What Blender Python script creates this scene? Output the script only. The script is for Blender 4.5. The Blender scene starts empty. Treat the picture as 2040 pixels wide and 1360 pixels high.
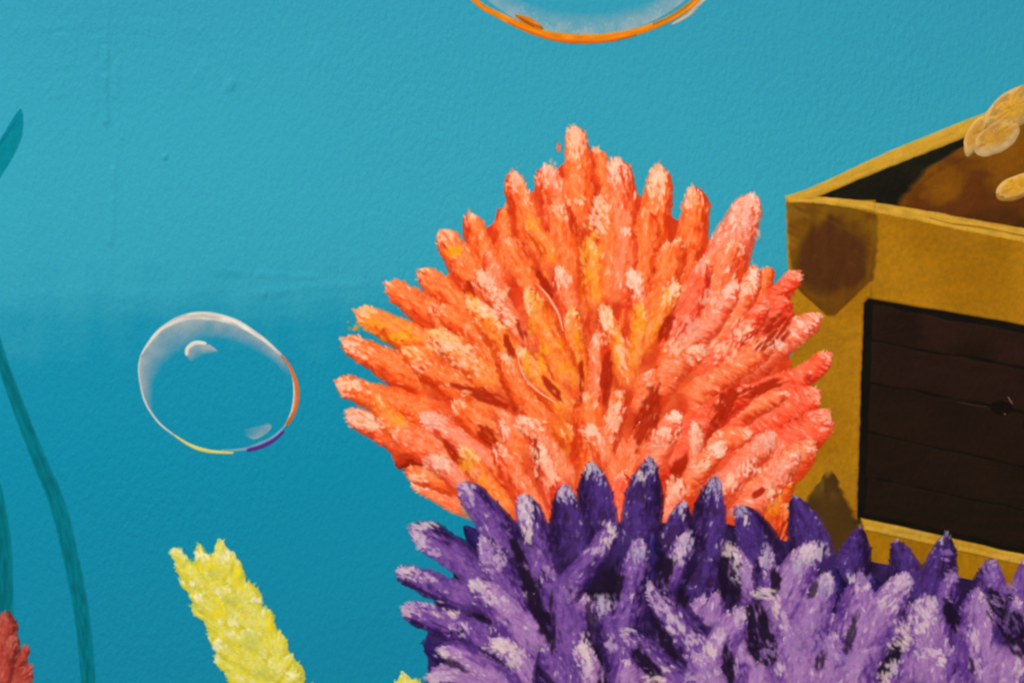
# A close-up of a mural: a painted sea floor on a textured plaster wall.
# Everything in the picture is thick paint on one wall, so every painted thing
# is built as its own low relief of real paint strokes, stacked stroke on stroke.
import bpy, math, random
import numpy as np

# ------------------------------------------------------------------ camera, world, lamps
S = 0.0005                       # metres of wall per unit of the layout grid
ZC = 1.2                         # height of the middle of the view above the floor
def W(px, py): return ((px - 1020.0) * S, ZC + (680.0 - py) * S)

scene = bpy.context.scene
cam = bpy.data.cameras.new('camera'); camo = bpy.data.objects.new('camera', cam)
scene.collection.objects.link(camo)
DIST = 3.0
camo.location = (0, -DIST, ZC); camo.rotation_euler = (math.radians(90), 0, 0)
cam.sensor_width = 36; cam.lens = 36 * DIST / (2040 * S)
cam.clip_start = 0.05; cam.clip_end = 50
scene.camera = camo

world = bpy.data.worlds.new('World'); scene.world = world; world.use_nodes = True
bg = world.node_tree.nodes['Background']
bg.inputs[0].default_value = (1.0, 0.97, 0.93, 1); bg.inputs[1].default_value = 0.42

def area(name, loc, target, size, power, col):
    l = bpy.data.lights.new(name, 'AREA'); l.shape = 'DISK'; l.size = size; l.energy = power; l.color = col
    o = bpy.data.objects.new(name, l); scene.collection.objects.link(o); o.location = loc
    from mathutils import Vector
    o.rotation_euler = (Vector(target) - Vector(loc)).to_track_quat('-Z', 'Y').to_euler()
area('ceiling_lamp', (-1.1, -2.9, 3.7), (0.0, 0, 1.2), 0.5, 127, (1.0, 0.965, 0.92))

vs = scene.view_settings
vs.view_transform = 'Standard'; vs.look = 'None'; vs.exposure = 0.128; vs.gamma = 1.0; vs.use_curve_mapping = False
scene.cycles.filter_width = 2.35
scene.cycles.transparent_max_bounces = 16
scene.cycles.use_denoising = True

EW = 1.18                        # how bright this light shows a white wall

# ------------------------------------------------------------------ helpers
rng = np.random.default_rng(7)
random.seed(7)
def lin(c):
    c = np.asarray(c, float) / 255.0
    return np.where(c <= 0.04045, c / 12.92, ((c + 0.055) / 1.055) ** 2.4)
_T = [np.random.default_rng(100 + k).random((256, 256)) for k in range(8)]
def noise(x, y, seed=0):
    T = _T[seed % 8]; x = np.asarray(x, float) + 37.3 * seed; y = np.asarray(y, float) + 11.7 * seed
    xi = np.floor(x).astype(int); yi = np.floor(y).astype(int); fx = x - xi; fy = y - yi
    fx = fx * fx * (3 - 2 * fx); fy = fy * fy * (3 - 2 * fy)
    a = T[yi % 256, xi % 256]; b = T[yi % 256, (xi + 1) % 256]
    c = T[(yi + 1) % 256, xi % 256]; d = T[(yi + 1) % 256, (xi + 1) % 256]
    return (a * (1 - fx) + b * fx) * (1 - fy) + (c * (1 - fx) + d * fx) * fy
def sstep(a, b, x):
    t = np.clip((x - a) / (b - a), 0, 1); return t * t * (3 - 2 * t)
def lerp(a, b, t):
    a = np.asarray(a, float); b = np.asarray(b, float); t = np.asarray(t, float)
    return a + (b - a) * t[..., None]

# the paint already on the wall: its thickness (mm) and colour, so later strokes lie on earlier ones
RC = 2.0; OX = -300; OY = -500
RW = int((2040 + 900) / RC); RH = int((1360 + 900) / RC)
Hmap = np.zeros((RH, RW)); Cmap = np.zeros((RH, RW, 3)); Cmap[:] = (40, 145, 172)
_yy = np.arange(RH) * RC + OY
_k = [0, 560, 680, 1000, 1360]; _c = np.array([(62, 168, 190), (55, 163, 188), (16, 144, 172), (8, 140, 166), (18, 134, 162)], float)
for j in range(3): Cmap[:, :, j] = np.interp(_yy, _k, _c[:, j])[:, None]
def ij(px, py):
    return (np.clip(((py - OY) / RC), 0, RH - 1.001), np.clip(((px - OX) / RC), 0, RW - 1.001))
def sampH(px, py):
    r, c = ij(px, py); r0 = r.astype(int); c0 = c.astype(int); fr = r - r0; fc = c - c0
    return (Hmap[r0, c0] * (1 - fc) + Hmap[r0, c0 + 1] * fc) * (1 - fr) + (Hmap[r0 + 1, c0] * (1 - fc) + Hmap[r0 + 1, c0 + 1] * fc) * fr
def sampC(px, py):
    r, c = ij(px, py); return Cmap[np.rint(r).astype(int), np.rint(c).astype(int)]
def splat(px, py, h, col):
    r, c = ij(px.ravel(), py.ravel()); r = r.astype(int); c = c.astype(int); h = h.ravel(); col = col.reshape(-1, 3)
    for dr in (0, 1):
        for dc in (0, 1):
            np.maximum.at(Hmap, (r + dr, c + dc), h)
            Cmap[r + dr, c + dc] = col

def wallh(px, py): return (noise(px / 170, py / 170, 1) - .5) * .7 + (noise(px / 60, py / 60, 2) - .5) * .16
_gx, _gy = np.meshgrid(np.arange(RW) * RC + OX, _yy)
Hmap[:] = wallh(_gx, _gy) + .02

class MB:
    """collects sheets of paint; build() links them as one mesh object"""
    def __init__(s): s.v = []; s.f = []; s.t = []; s.c = []; s.a = []; s.n = 0
    def sheet(s, PX, PY, th, col, alpha=None, put=True, base=None):
        nu, nv = PX.shape
        b = sampH(PX, PY) if base is None else np.full(PX.shape, base)
        h = b + th
        x, z = W(PX, PY)
        s.v.append(np.stack([x, -h * 0.001, z], -1).reshape(-1, 3))
        i = np.arange(nu * nv).reshape(nu, nv) + s.n
        q = np.stack([i[:-1, :-1], i[:-1, 1:], i[1:, 1:], i[1:, :-1]], -1).reshape(-1, 4)
        # face the room
        e1 = np.array([PX[1, 0] - PX[0, 0], PY[1, 0] - PY[0, 0]]); m = nu // 2; k = nv // 2
        du = (PX[min(m + 1, nu - 1), k] - PX[m - 1, k], PY[min(m + 1, nu - 1), k] - PY[m - 1, k])
        dv = (PX[m, min(k + 1, nv - 1)] - PX[m, k - 1], PY[m, min(k + 1, nv - 1)] - PY[m, k - 1])
        if du[0] * dv[1] - du[1] * dv[0] < 0: q = q[:, ::-1]
        s.f.append(q)
        s.c.append(np.clip(col, 0, 272).reshape(-1, 3))
        s.a.append(np.ones(nu * nv) if alpha is None else np.clip(alpha, 0, 1).reshape(-1))
        s.n += nu * nv
        if put: splat(PX, PY, h, col)
    def dab(s, cx, cy, ang, L, w, col, strength=0.9, th=0.25, put=False):
        th = th * .35
        """one touch of the brush: a small leaf of paint whose rim melts into what lies below"""
        ca, sa = math.cos(ang), math.sin(ang)
        ring = [(-.5, 0), (-.28, .42), (.1, .5), (.38, .3), (.5, 0), (.38, -.3), (.1, -.5), (-.28, -.42)]
        j = rng.uniform(.8, 1.2, 8)
        lx = np.array([0] + [a * .62 for a, b in ring] + [a * k for (a, b), k in zip(ring, j)]) * L
        ly = np.array([0] + [b * .62 for a, b in ring] + [b * k for (a, b), k in zip(ring, j)]) * w
        px = cx + lx * ca - ly * sa; py = cy + lx * sa + ly * ca
        b = sampH(px, py); h = b + 0.03; h[0] += th; h[1:9] += th * .8
        under = sampC(px, py); k = np.array([strength] + [strength * .8] * 8 + [strength * .06] * 8)
        cc = under + (np.asarray(col, float) - under) * k[:, None]
        x, z = W(px, py)
        s.v.append(np.stack([x, -h * .001, z], -1))
        n = s.n; t = []; q = []
        for a in range(8):
            c2 = (a + 1) % 8
            t.append((n, n + 1 + a, n + 1 + c2)); q.append((n + 1 + a, n + 9 + a, n + 9 + c2, n + 1 + c2))
        s.t.append(np.array(t)[:, ::-1] if True else t); s.f.append(np.array(q)[:, ::-1])
        s.c.append(np.clip(cc, 0, 272)); s.a.append(np.ones(17)); s.n += 17
        if put: splat(px[:9], py[:9], h[:9], cc[:9])
    def build(s, name, material, parent=None):
        v = np.concatenate(s.v); me = bpy.data.meshes.new(name)
        Q = np.concatenate(s.f) if s.f else np.zeros((0, 4), int)
        Tn = np.concatenate(s.t) if s.t else np.zeros((0, 3), int)
        me.vertices.add(len(v)); me.vertices.foreach_set('co', v.ravel().astype(np.float32))
        nl = len(Q) * 4 + len(Tn) * 3
        me.loops.add(nl); me.polygons.add(len(Q) + len(Tn))
        me.loops.foreach_set('vertex_index', np.concatenate([Q.ravel(), Tn.ravel()]).astype(np.int32))
        ls = np.concatenate([np.arange(len(Q)) * 4, len(Q) * 4 + np.arange(len(Tn)) * 3]).astype(np.int32)
        me.polygons.foreach_set('loop_start', ls)
        me.polygons.foreach_set('use_smooth', np.ones(len(ls), bool))
        me.update(calc_edges=True); me.validate()
        at = me.color_attributes.new('pigment', 'FLOAT_COLOR', 'POINT')
        cc = np.concatenate(s.c); L = lin(cc) / EW; A = np.concatenate(s.a)
        at.data.foreach_set('color', np.concatenate([L, A[:, None]], 1).ravel().astype(np.float32))
        me.materials.append(material)
        o = bpy.data.objects.new(name, me); scene.collection.objects.link(o)
        if parent: o.parent = parent; o.matrix_parent_inverse = parent.matrix_world.inverted()
        return o

def thing(name, label, cat, px, py, group=None):
    o = bpy.data.objects.new(name, None); scene.collection.objects.link(o)
    x, z = W(px, py); o.location = (x, 0, z); o.empty_display_size = 0.02
    o['label'] = label; o['category'] = cat
    if group: o['group'] = group
    bpy.context.view_layer.update()
    return o

# ------------------------------------------------------------------ materials
def N(nt, t, **kw):
    n = nt.nodes.new(t)
    for k, v in kw.items(): setattr(n, k, v)
    return n
def surface(name, rough, bump, spec=.04):
    """a painted surface: the roller stipple of the wall runs through every coat, and the pigment is a little mottled"""
    m = bpy.data.materials.new(name); m.use_nodes = True; nt = m.node_tree; p = nt.nodes['Principled BSDF']
    geo = N(nt, 'ShaderNodeNewGeometry'); pos = geo.outputs['Position']
    mp = N(nt, 'ShaderNodeMapping'); mp.inputs['Rotation'].default_value = (0, math.radians(35), 0); mp.inputs['Scale'].default_value = (1.35, 1, .85)
    nt.links.new(pos, mp.inputs[0])
    n1 = N(nt, 'ShaderNodeTexNoise'); n1.inputs['Scale'].default_value = 150; n1.inputs['Detail'].default_value = 3; n1.inputs['Roughness'].default_value = .55
    nt.links.new(mp.outputs[0], n1.inputs['Vector'])
    n0 = N(nt, 'ShaderNodeTexNoise'); n0.inputs['Scale'].default_value = 4; n0.inputs['Detail'].default_value = 1
    nt.links.new(pos, n0.inputs['Vector'])
    mu = N(nt, 'ShaderNodeMath', operation='MULTIPLY'); nt.links.new(n1.outputs[0], mu.inputs[0]); nt.links.new(n0.outputs[0], mu.inputs[1])
    b = N(nt, 'ShaderNodeBump'); b.inputs['Strength'].default_value = bump; b.inputs['Distance'].default_value = 0.003
    nt.links.new(mu.outputs[0], b.inputs['Height']); nt.links.new(b.outputs[0], p.inputs['Normal'])
    ng = N(nt, 'ShaderNodeTexNoise'); ng.inputs['Scale'].default_value = 520; ng.inputs['Detail'].default_value = 2
    nt.links.new(pos, ng.inputs['Vector'])
    vm = N(nt, 'ShaderNodeVectorMath', operation='MULTIPLY_ADD')
    nt.links.new(ng.outputs['Color'], vm.inputs[0]); vm.inputs[1].default_value = (.5, .34, .34); vm.inputs[2].default_value = (.75, .83, .83)
    mx = N(nt, 'ShaderNodeMix', data_type='RGBA', blend_type='MULTIPLY'); mx.inputs[0].default_value = 1
    nt.links.new(vm.outputs[0], mx.inputs[7]); nt.links.new(mx.outputs[2], p.inputs['Base Color'])
    p.inputs['Roughness'].default_value = rough; p.inputs['Specular IOR Level'].default_value = spec
    return m, nt, p, mx, pos
def paint(name, rough=.55, bump=.3, glaze=False):
    m, nt, p, mx, pos = surface(name, rough, bump)
    a = N(nt, 'ShaderNodeAttribute', attribute_name='pigment')
    nt.links.new(a.outputs['Color'], mx.inputs[6])
    if glaze: nt.links.new(a.outputs['Alpha'], p.inputs['Alpha'])
    return m
def wall_material():
    m, nt, p, mx, pos = surface('wall_paint', .5, .85)
    sep = N(nt, 'ShaderNodeSeparateXYZ'); nt.links.new(pos, sep.inputs[0])
    # the muralist's blend: light blue above, deep blue below, rolled on in level bands
    mr = N(nt, 'ShaderNodeMapRange'); mr.clamp = False
    mr.inputs[1].default_value = ZC + 0.34; mr.inputs[2].default_value = ZC - 0.34
    nt.links.new(sep.outputs[2], mr.inputs[0])
    def nz(scale, detail, vec=(1, 1, 1)):
        mp = N(nt, 'ShaderNodeMapping'); mp.inputs['Scale'].default_value = vec; nt.links.new(pos, mp.inputs[0])
        n = N(nt, 'ShaderNodeTexNoise'); n.inputs['Scale'].default_value = scale; n.inputs['Detail'].default_value = detail
        nt.links.new(mp.outputs[0], n.inputs['Vector']); return n.outputs[0]
    def math_(op, a, b):
        n = N(nt, 'ShaderNodeMath', operation=op)
        for k, v in enumerate((a, b)):
            if isinstance(v, (int, float)): n.inputs[k].default_value = v
            else: nt.links.new(v, n.inputs[k])
        return n.outputs[0]
    t = mr.outputs[0]
    for src, amp in ((nz(1, 4, (2.2, 1, 30)), .12), (nz(5, 2), .10), (nz(28, 3), .07), (nz(1, 3, (60, 1, 6)), .05)):
        t = math_('ADD', t, math_('MULTIPLY', math_('SUBTRACT', src, .5), amp))
    r = N(nt, 'ShaderNodeValToRGB'); cr = r.color_ramp
    stops = [(0.0, (50, 158, 186)), (.16, (52, 164, 190)), (.30, (53, 167, 192)), (.40, (52, 166, 192)), (.455, (42, 157, 185)), (.52, (20, 148, 181)), (.66, (14, 146, 179)), (1.0, (20, 142, 176))]
    while len(cr.elements) < len(stops): cr.elements.new(.5)
    for e, (pp, c) in zip(cr.elements, stops):
        e.position = pp; e.color = (*(lin(c) / EW), 1)
    nt.links.new(t, r.inputs[0]); nt.links.new(r.outputs[0], mx.inputs[6])
    return m

M_wall = wall_material()
M_coral = paint('coral_paint', .6, .7)
M_chest = paint('chest_paint', .6, .6)
M_weed = paint('seaweed_paint', .6, .4)
M_glaze = paint('bubble_glaze', .5, .2, glaze=True)
M_gold = paint('coin_paint', .55, .15)

# ------------------------------------------------------------------ stroke tools
def curve(pts, n):
    """smooth line through the points (Catmull-Rom), n samples evenly along it"""
    P = np.array(pts, float)
    if len(P) == 2: t = np.linspace(0, 1, n)[:, None]; return P[0] * (1 - t) + P[1] * t
    Q = np.vstack([2 * P[0] - P[1], P, 2 * P[-1] - P[-2]]); out = []
    for i in range(len(P) - 1):
        t = np.linspace(0, 1, 24, endpoint=(i == len(P) - 2))[:, None]; p0, p1, p2, p3 = Q[i:i + 4]
        out.append(.5 * (2 * p1 + (p2 - p0) * t + (2 * p0 - 5 * p1 + 4 * p2 - p3) * t ** 2 + (3 * p1 - p0 - 3 * p2 + p3) * t ** 3))
    D = np.vstack(out); d = np.r_[0, np.cumsum(np.hypot(*np.diff(D, axis=0).T))]
    s = np.linspace(0, d[-1], n)
    return np.stack([np.interp(s, d, D[:, 0]), np.interp(s, d, D[:, 1])], 1)
def frame(C):
    T = np.gradient(C, axis=0); T /= np.maximum(np.hypot(T[:, 0], T[:, 1]), 1e-6)[:, None]
    return T, np.stack([-T[:, 1], T[:, 0]], 1)

def finger(mb, pts, wt, wb, pal, hl=.5, seed=0, dens=1.0, tick=None, side=0, th=.8, fade=.25, step=2.6, rag=2.0, edge=.5, point=.8, crease_shade=.7, fleck=.35):
    """a tapering branch of paint. pts run from its tip to its foot. pal = deep, mid, light, tip, accent"""
    deep, mid, light, tip, acc = [None if c is None else np.array(c, float) for c in pal]
    th = th * .75
    Ln = sum(math.dist(a, b) for a, b in zip(pts, pts[1:]))
    nu = max(10, int(Ln / step)); nv = max(7, int((wt + wb) / 2 / step)) | 1
    C = curve(pts, nu); T, Nn = frame(C)
    u = np.linspace(0, 1, nu)[:, None]; v = np.linspace(-1, 1, nv)[None, :]
    ut = min(.75, wt * point / Ln)
    prof = np.where(u < ut, np.clip(1 - (1 - u / ut) ** 2, 0.012, 1) ** .62, 1.0)
    w = (wt + (wb - wt) * u ** .9) * .5 * prof
    w = w * (1 + .16 * (noise(u * Ln / 24, u * 0 + seed, seed + 6) - .5) * np.clip(u * 5, 0, 1))
    su = u * Ln; sv = v * w
    sg = np.sign(v)
    ragn = (noise(su / 15, sg * 5 + 0 * su, seed) - .5) * 1.6 * rag + (noise(su / 5, sg * 5 + 0 * su, seed + 3) - .5) * rag * 1.1
    off = v * w + np.abs(v) ** 3 * sg * ragn
    tipn = (noise(sv / 5 + seed, 0 * su, seed + 5) - .5) * 2.2 * rag * np.exp(-su / 8)
    PX = C[:, :1] + Nn[:, :1] * off + T[:, :1] * tipn; PY = C[:, 1:] + Nn[:, 1:] * off + T[:, 1:] * tipn
    # bristle grain runs along the branch, or aslant where it was twisted on
    if tick is None: ga, gb = su, sv
    else: ga = su * math.cos(tick) + sv * math.sin(tick); gb = -su * math.sin(tick) + sv * math.cos(tick)
    n1 = noise(PX / 34, PY / 34, seed + 1); n2 = noise(ga / 18 + seed, gb / 5, seed + 2); n3 = noise(PX / 5, PY / 5, seed + 4); n4 = noise(ga / 9 + seed, gb / 3.6, seed + 5)
    # light painted into the branch: the flank turned up is pale, the other dark
    up = 1.0 if (side or 0) >= 0 else -1.0
    if side == 0: up = -1.0 if Nn[nu // 2, 1] > 0 else 1.0
    lit = np.clip(.5 + up * v * .5, 0, 1)
    sh = up * v
    k = sstep(-1.05, -.05, sh + 1.0 * (n2 - .5) + .7 * (n1 - .5))
    col = lerp(deep * np.ones(PX.shape + (3,)), mid, k)
    k2 = sstep(.40, .78, .40 * n2 + .28 * n4 + .14 * n1 + .36 * np.exp(-((sh - .3) / .5) ** 2) - .04)
    col = lerp(col, light, k2 * .75)
    n5 = noise(ga / 7 + seed, gb / 4.2, seed + 7)
    col = lerp(col, lerp(light * np.ones(PX.shape + (3,)), tip, fleck + 0 * PX), sstep(.56, .84, n5 + .12 * (lit - .5)) * .5)
    if acc is not None:
        k3 = sstep(.55, .72, noise(PX / 22, PY / 22, seed + 6) * .65 + .35 * n4)
        col = lerp(col, acc, k3 * .5 * sstep(-.8, 0, sh))
    if hl > 0:
        n5 = noise(ga / 6 + seed, gb / 3.4, seed + 2)
        tz = sstep(.36, .66, .8 * (1 - u / max(.06, hl * .85)).clip(0, 1) + .55 * (n2 - .5) + .8 * (n5 - .5) + .25 * (lit - .5)) * sstep(1.0, .72, np.abs(v))
        col = lerp(col, tip, tz * .85)
    # painted shade: a darker line along the underside, against the neighbour
    cz = sstep(.45, .92, -up * v + .35 * (n2 - .5)) * crease_shade * np.clip(u * 2.2, 0, 1)
    col = lerp(col, deep, cz * .9)
    col = col * (1 + (n3[..., None] - .5) * .07 + (n4[..., None] - .5) * .05)
    under = sampC(PX, PY)
    av = np.abs(v)
    bl = np.maximum(sstep(.78, 1.0, av) * edge, sstep(1 - fade, 1, u + 0.12 * (n2 - .5)) if fade > 0 else 0 * u)
    bl = np.maximum(bl, np.exp(-su / 2.5) * edge + 0 * v)
    col = lerp(col, under, np.clip(bl, 0, 1))
    thick = th * np.sqrt(np.clip(1 - av ** 2.5, 0, 1)) * np.clip(su / 6, 0, 1) * (1 - sstep(1 - max(fade, .02), 1, u)) + .04 + .12 * th * (n2 - .5) * (1 - av ** 3)
    mb.sheet(PX, PY, thick, col)
    for _ in range(int(dens * Ln * (wt + wb) * .5 / 420)):
        uu = rng.random() ** 1.2 * .85; vv = np.clip(rng.normal(up * .3, .4), -.8, .8)
        a = int(uu * (nu - 1)); ww = w[a, 0]
        x = C[a, 0] + Nn[a, 0] * vv * ww; y = C[a, 1] + Nn[a, 1] * vv * ww
        ang = math.atan2(T[a, 1], T[a, 0]) + (rng.normal(0, .3) if tick is None else tick + rng.normal(0, .15))
        near = max(0, 1 - uu / max(hl, .12))
        c = tip if rng.random() < .2 + .6 * near * hl else light
        if acc is not None and rng.random() < .2: c = acc
        mb.dab(x, y, ang, rng.uniform(11, 22), rng.uniform(4.5, 8), c * rng.uniform(.96, 1.03), rng.uniform(.3, .85), .15, put=True)
    for _ in range(int(Ln / 13 * min(1, rag / 2))):
        a = int(rng.random() ** 1.3 * .7 * (nu - 1)); s_ = rng.choice((-1, 1)); ww = w[a, 0]
        x = C[a, 0] + Nn[a, 0] * s_ * ww * .95; y = C[a, 1] + Nn[a, 1] * s_ * ww * .95
        ang = math.atan2(-T[a, 1], -T[a, 0]) - s_ * rng.uniform(.15, .6)
        c = col[a, int((s_ * .7 + 1) / 2 * (nv - 1))]
        mb.dab(x, y, ang, rng.uniform(8, 15), rng.uniform(3.5, 6), c, .85, .1)
    return C, T, Nn, w

def line(mb, pts, w0, w1, col, th=.5, w2=None, streak=.2, seed=0, step=3.0, edge=.6, col2=None, round_ends=True, alpha=None, put=True):
    """one even brush line; width w0 -> w1 (-> w2)"""
    Ln = sum(math.dist(a, b) for a, b in zip(pts, pts[1:])); nu = max(6, int(Ln / step))
    C = curve(pts, nu); T, Nn = frame(C); u = np.linspace(0, 1, nu)[:, None]
    ww = np.interp(u, [0, .5, 1], [w0, w1 if w2 is not None else (w0 + w1) / 2, w2 if w2 is not None else w1]) / 2
    nv = max(5, int(max(w0, w1, w2 or 0) / step)) | 1
    v = np.linspace(-1, 1, nv)[None, :]
    e = max(3.0, np.mean(ww)) / Ln
    if round_ends: ww = ww * np.sqrt(np.clip(1 - (1 - np.minimum(1, np.minimum(u, 1 - u) / e)) ** 2, .02, 1))
    off = v * ww * (1 + .12 * (noise(u * Ln / 12, v * 0 + 3 * np.sign(v), seed) - .5))
    PX = C[:, :1] + Nn[:, :1] * off; PY = C[:, 1:] + Nn[:, 1:] * off
    n2 = noise(u * Ln / 22 + seed, v * ww / 3.5, seed + 1)
    cc = np.ones(PX.shape + (3,)) * np.array(col, float)
    if col2 is not None: cc = lerp(cc, np.array(col2, float), u + 0 * v)
    cc = cc * (1 + (n2[..., None] - .5) * 2 * streak)
    if alpha is None: cc = lerp(cc, sampC(PX, PY), np.abs(v) ** 6 * edge + 0 * u)
    A = None if alpha is None else alpha * (1 - np.abs(v) ** 3) * (.7 + .6 * n2) + 0 * u
    mb.sheet(PX, PY, th * np.sqrt(np.clip(1 - np.abs(v) ** 3, 0, 1)) + .05 + 0 * u, cc, alpha=A, put=put)

def gap(parent, p, w, col, st):
    """shade between branches, painted on as one dark wedge pulled with a worn brush"""
    mb = MB(); dx, dy = p[-1][0] - p[0][0], p[-1][1] - p[0][1]; cx, cy = (p[0][0] + p[-1][0]) / 2, (p[0][1] + p[-1][1]) / 2
    brush(mb, cx, cy, math.hypot(dx, dy) * .5 + w * .3, w * .52, col, math.atan2(dy, dx), cover=.76, strength=st, seed=int(p[0][0]) % 50, L=22, w=5.5, th=.05, turned=True)
    mb.build('gap_shade', M_coral, parent)
def rows(mb, R, colf, th=.8, step=3.0, rag=0, seed=0, edge=.5, flat=True, lip=2.0, soft=0):
    """a patch of paint given as (y, left x, right x) rows"""
    R = np.array(R, float); y0, y1 = R[0, 0], R[-1, 0]
    ny = max(4, int((y1 - y0) / step)); Y = np.linspace(y0, y1, ny)
    xl = np.interp(Y, R[:, 0], R[:, 1]); xr = np.interp(Y, R[:, 0], R[:, 2])
    nx = max(5, int((xr - xl).max() / step)); f = np.linspace(0, 1, nx)[None, :]
    xl = xl + (noise(Y / 10, Y * 0 + 1, seed) - .5) * rag * 2; xr = xr + (noise(Y / 10, Y * 0 + 9, seed) - .5) * rag * 2
    PX = xl[:, None] * (1 - f) + xr[:, None] * f; PY = Y[:, None] + 0 * f
    grid(mb, PX, PY, colf, th, edge, lip, soft=soft)
def quad(mb, a, b, c, d, colf, th=.8, step=3.0, edge=.5, lip=2.0, wob=1.2, seed=0, base=None):
    """a four-cornered patch: a-b top, d-c bottom"""
    a, b, c, d = [np.array(p, float) for p in (a, b, c, d)]
    nu = max(4, int(max(math.dist(a, d), math.dist(b, c)) / step)); nv = max(4, int(max(math.dist(a, b), math.dist(d, c)) / step))
    u = np.linspace(0, 1, nu)[:, None, None]; v = np.linspace(0, 1, nv)[None, :, None]
    P = (a * (1 - v) + b * v) * (1 - u) + (d * (1 - v) + c * v) * u
    PX, PY = P[..., 0].copy(), P[..., 1].copy()
    ed = np.minimum(1, 1.0)
    PX += (noise(PY / 40, PX / 40, seed) - .5) * 2 * wob; PY += (noise(PX / 40, PY / 40, seed + 1) - .5) * 2 * wob
    grid(mb, PX, PY, colf, th, edge, lip, base)
def grid(mb, PX, PY, colf, th, edge, lip, base=None, soft=0):
    nu, nv = PX.shape
    i = np.arange(nu)[:, None]; j = np.arange(nv)[None, :]
    d = np.minimum(np.minimum(i, nu - 1 - i), np.minimum(j, nv - 1 - j)).astype(float)
    e = np.clip(d / lip, 0, 1)
    cc = colf(PX, PY); cc = lerp(cc, sampC(PX, PY), (d == 0) * edge if not soft else (1 - np.clip(d / soft, 0, 1)))
    mb.sheet(PX, PY, .05 + th * np.sqrt(1 - (1 - e) ** 2), cc, base=base)
def flat(c, var=.12, sc=(40, 14), seed=0, c2=None, fine=.05):
    c = np.array(c, float)
    def f(PX, PY):
        n = noise(PX / sc[0], PY / sc[1], seed); n2 = noise(PX / 6, PY / 6, seed + 2); n3 = noise(PX / 70, PY / 70, seed + 1)
        cc = np.ones(PX.shape + (3,)) * c
        if c2 is not None: cc = lerp(cc, np.array(c2, float), sstep(.3, .75, .6 * n3 + .4 * n))
        return cc * (1 + (n[..., None] - .5) * 2 * var + (n2[..., None] - .5) * 2 * fine)
    return f

def ridge(mb, pts, w, h):
    """a soft swelling of the wall's own plaster"""
    Ln = math.dist(pts[0], pts[-1]) + w; nu = max(9, int(Ln / 3)); C = curve(pts, nu); T, Nn = frame(C)
    C[0] -= T[0] * w * .4; C[-1] += T[-1] * w * .4
    v = np.linspace(-1, 1, 11)[None, :]; u = np.linspace(-1, 1, nu)[:, None]
    PX = C[:, :1] + Nn[:, :1] * v * w; PY = C[:, 1:] + Nn[:, 1:] * v * w
    e = np.clip((1 - np.abs(u)) * Ln / w, 0, 1); e = e * e * (3 - 2 * e)
    t = h * np.exp(-(v * 2.2) ** 2) * e * (.55 + .9 * noise(u * Ln / 30, v * 0, 3)) - .06 * np.abs(v) - .05 * (1 - e)
    mb.sheet(PX, PY, wallh(PX, PY) + t, np.zeros(PX.shape + (3,)), put=False, base=0.0)

# dry brush: bristle marks dragged over the paint below, only where the bristles touched
def brush(mb, x, y, rx, ry, col, ang, cover=.55, strength=.85, seed=0, L=10, w=4.2, step=2.0, th=.12, turned=False):
    ex, ey = (rx, ry) if not turned else (math.hypot(rx * math.cos(ang), ry * math.sin(ang)), math.hypot(rx * math.sin(ang), ry * math.cos(ang)))
    gx = np.arange(-1.35 * ex - 4, 1.35 * ex + 4.1, step); gy = np.arange(-1.35 * ey - 4, 1.35 * ey + 4.1, step)
    GX, GY = np.meshgrid(gx, gy); PX = x + GX; PY = y + GY
    ca, sa = math.cos(ang), math.sin(ang)
    a = (GX * ca + GY * sa); b = (-GX * sa + GY * ca)
    n = noise(a / L + seed * 3.1, b / w, seed + 1) * .65 + noise(a / (L * .6) + seed, b / (w * .62), seed + 4) * .35
    r = (np.hypot(a / rx, b / ry) if turned else np.hypot(GX / rx, GY / ry)) + (noise(PX / 9, PY / 9, seed + 2) - .5) * .5
    m = sstep(.44, .82, n * 1.15 + (.75 - r) * .34 + (cover - .52)) * sstep(1.35, .85, r)
    c = np.array(col, float) * (1 + (n[..., None] - .5) * .12)
    under = sampC(PX, PY); cc = under + (c - under) * (m * strength)[..., None]
    b0 = len(mb.f); mb.sheet(PX, PY, .03 + th * m, cc)
    q = mb.f[b0]; keep = (m.reshape(-1)[q - q.min()] > .04).any(1)
    if keep.sum() < 4: keep[:] = True
    mb.f[b0] = q[keep]

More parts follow.
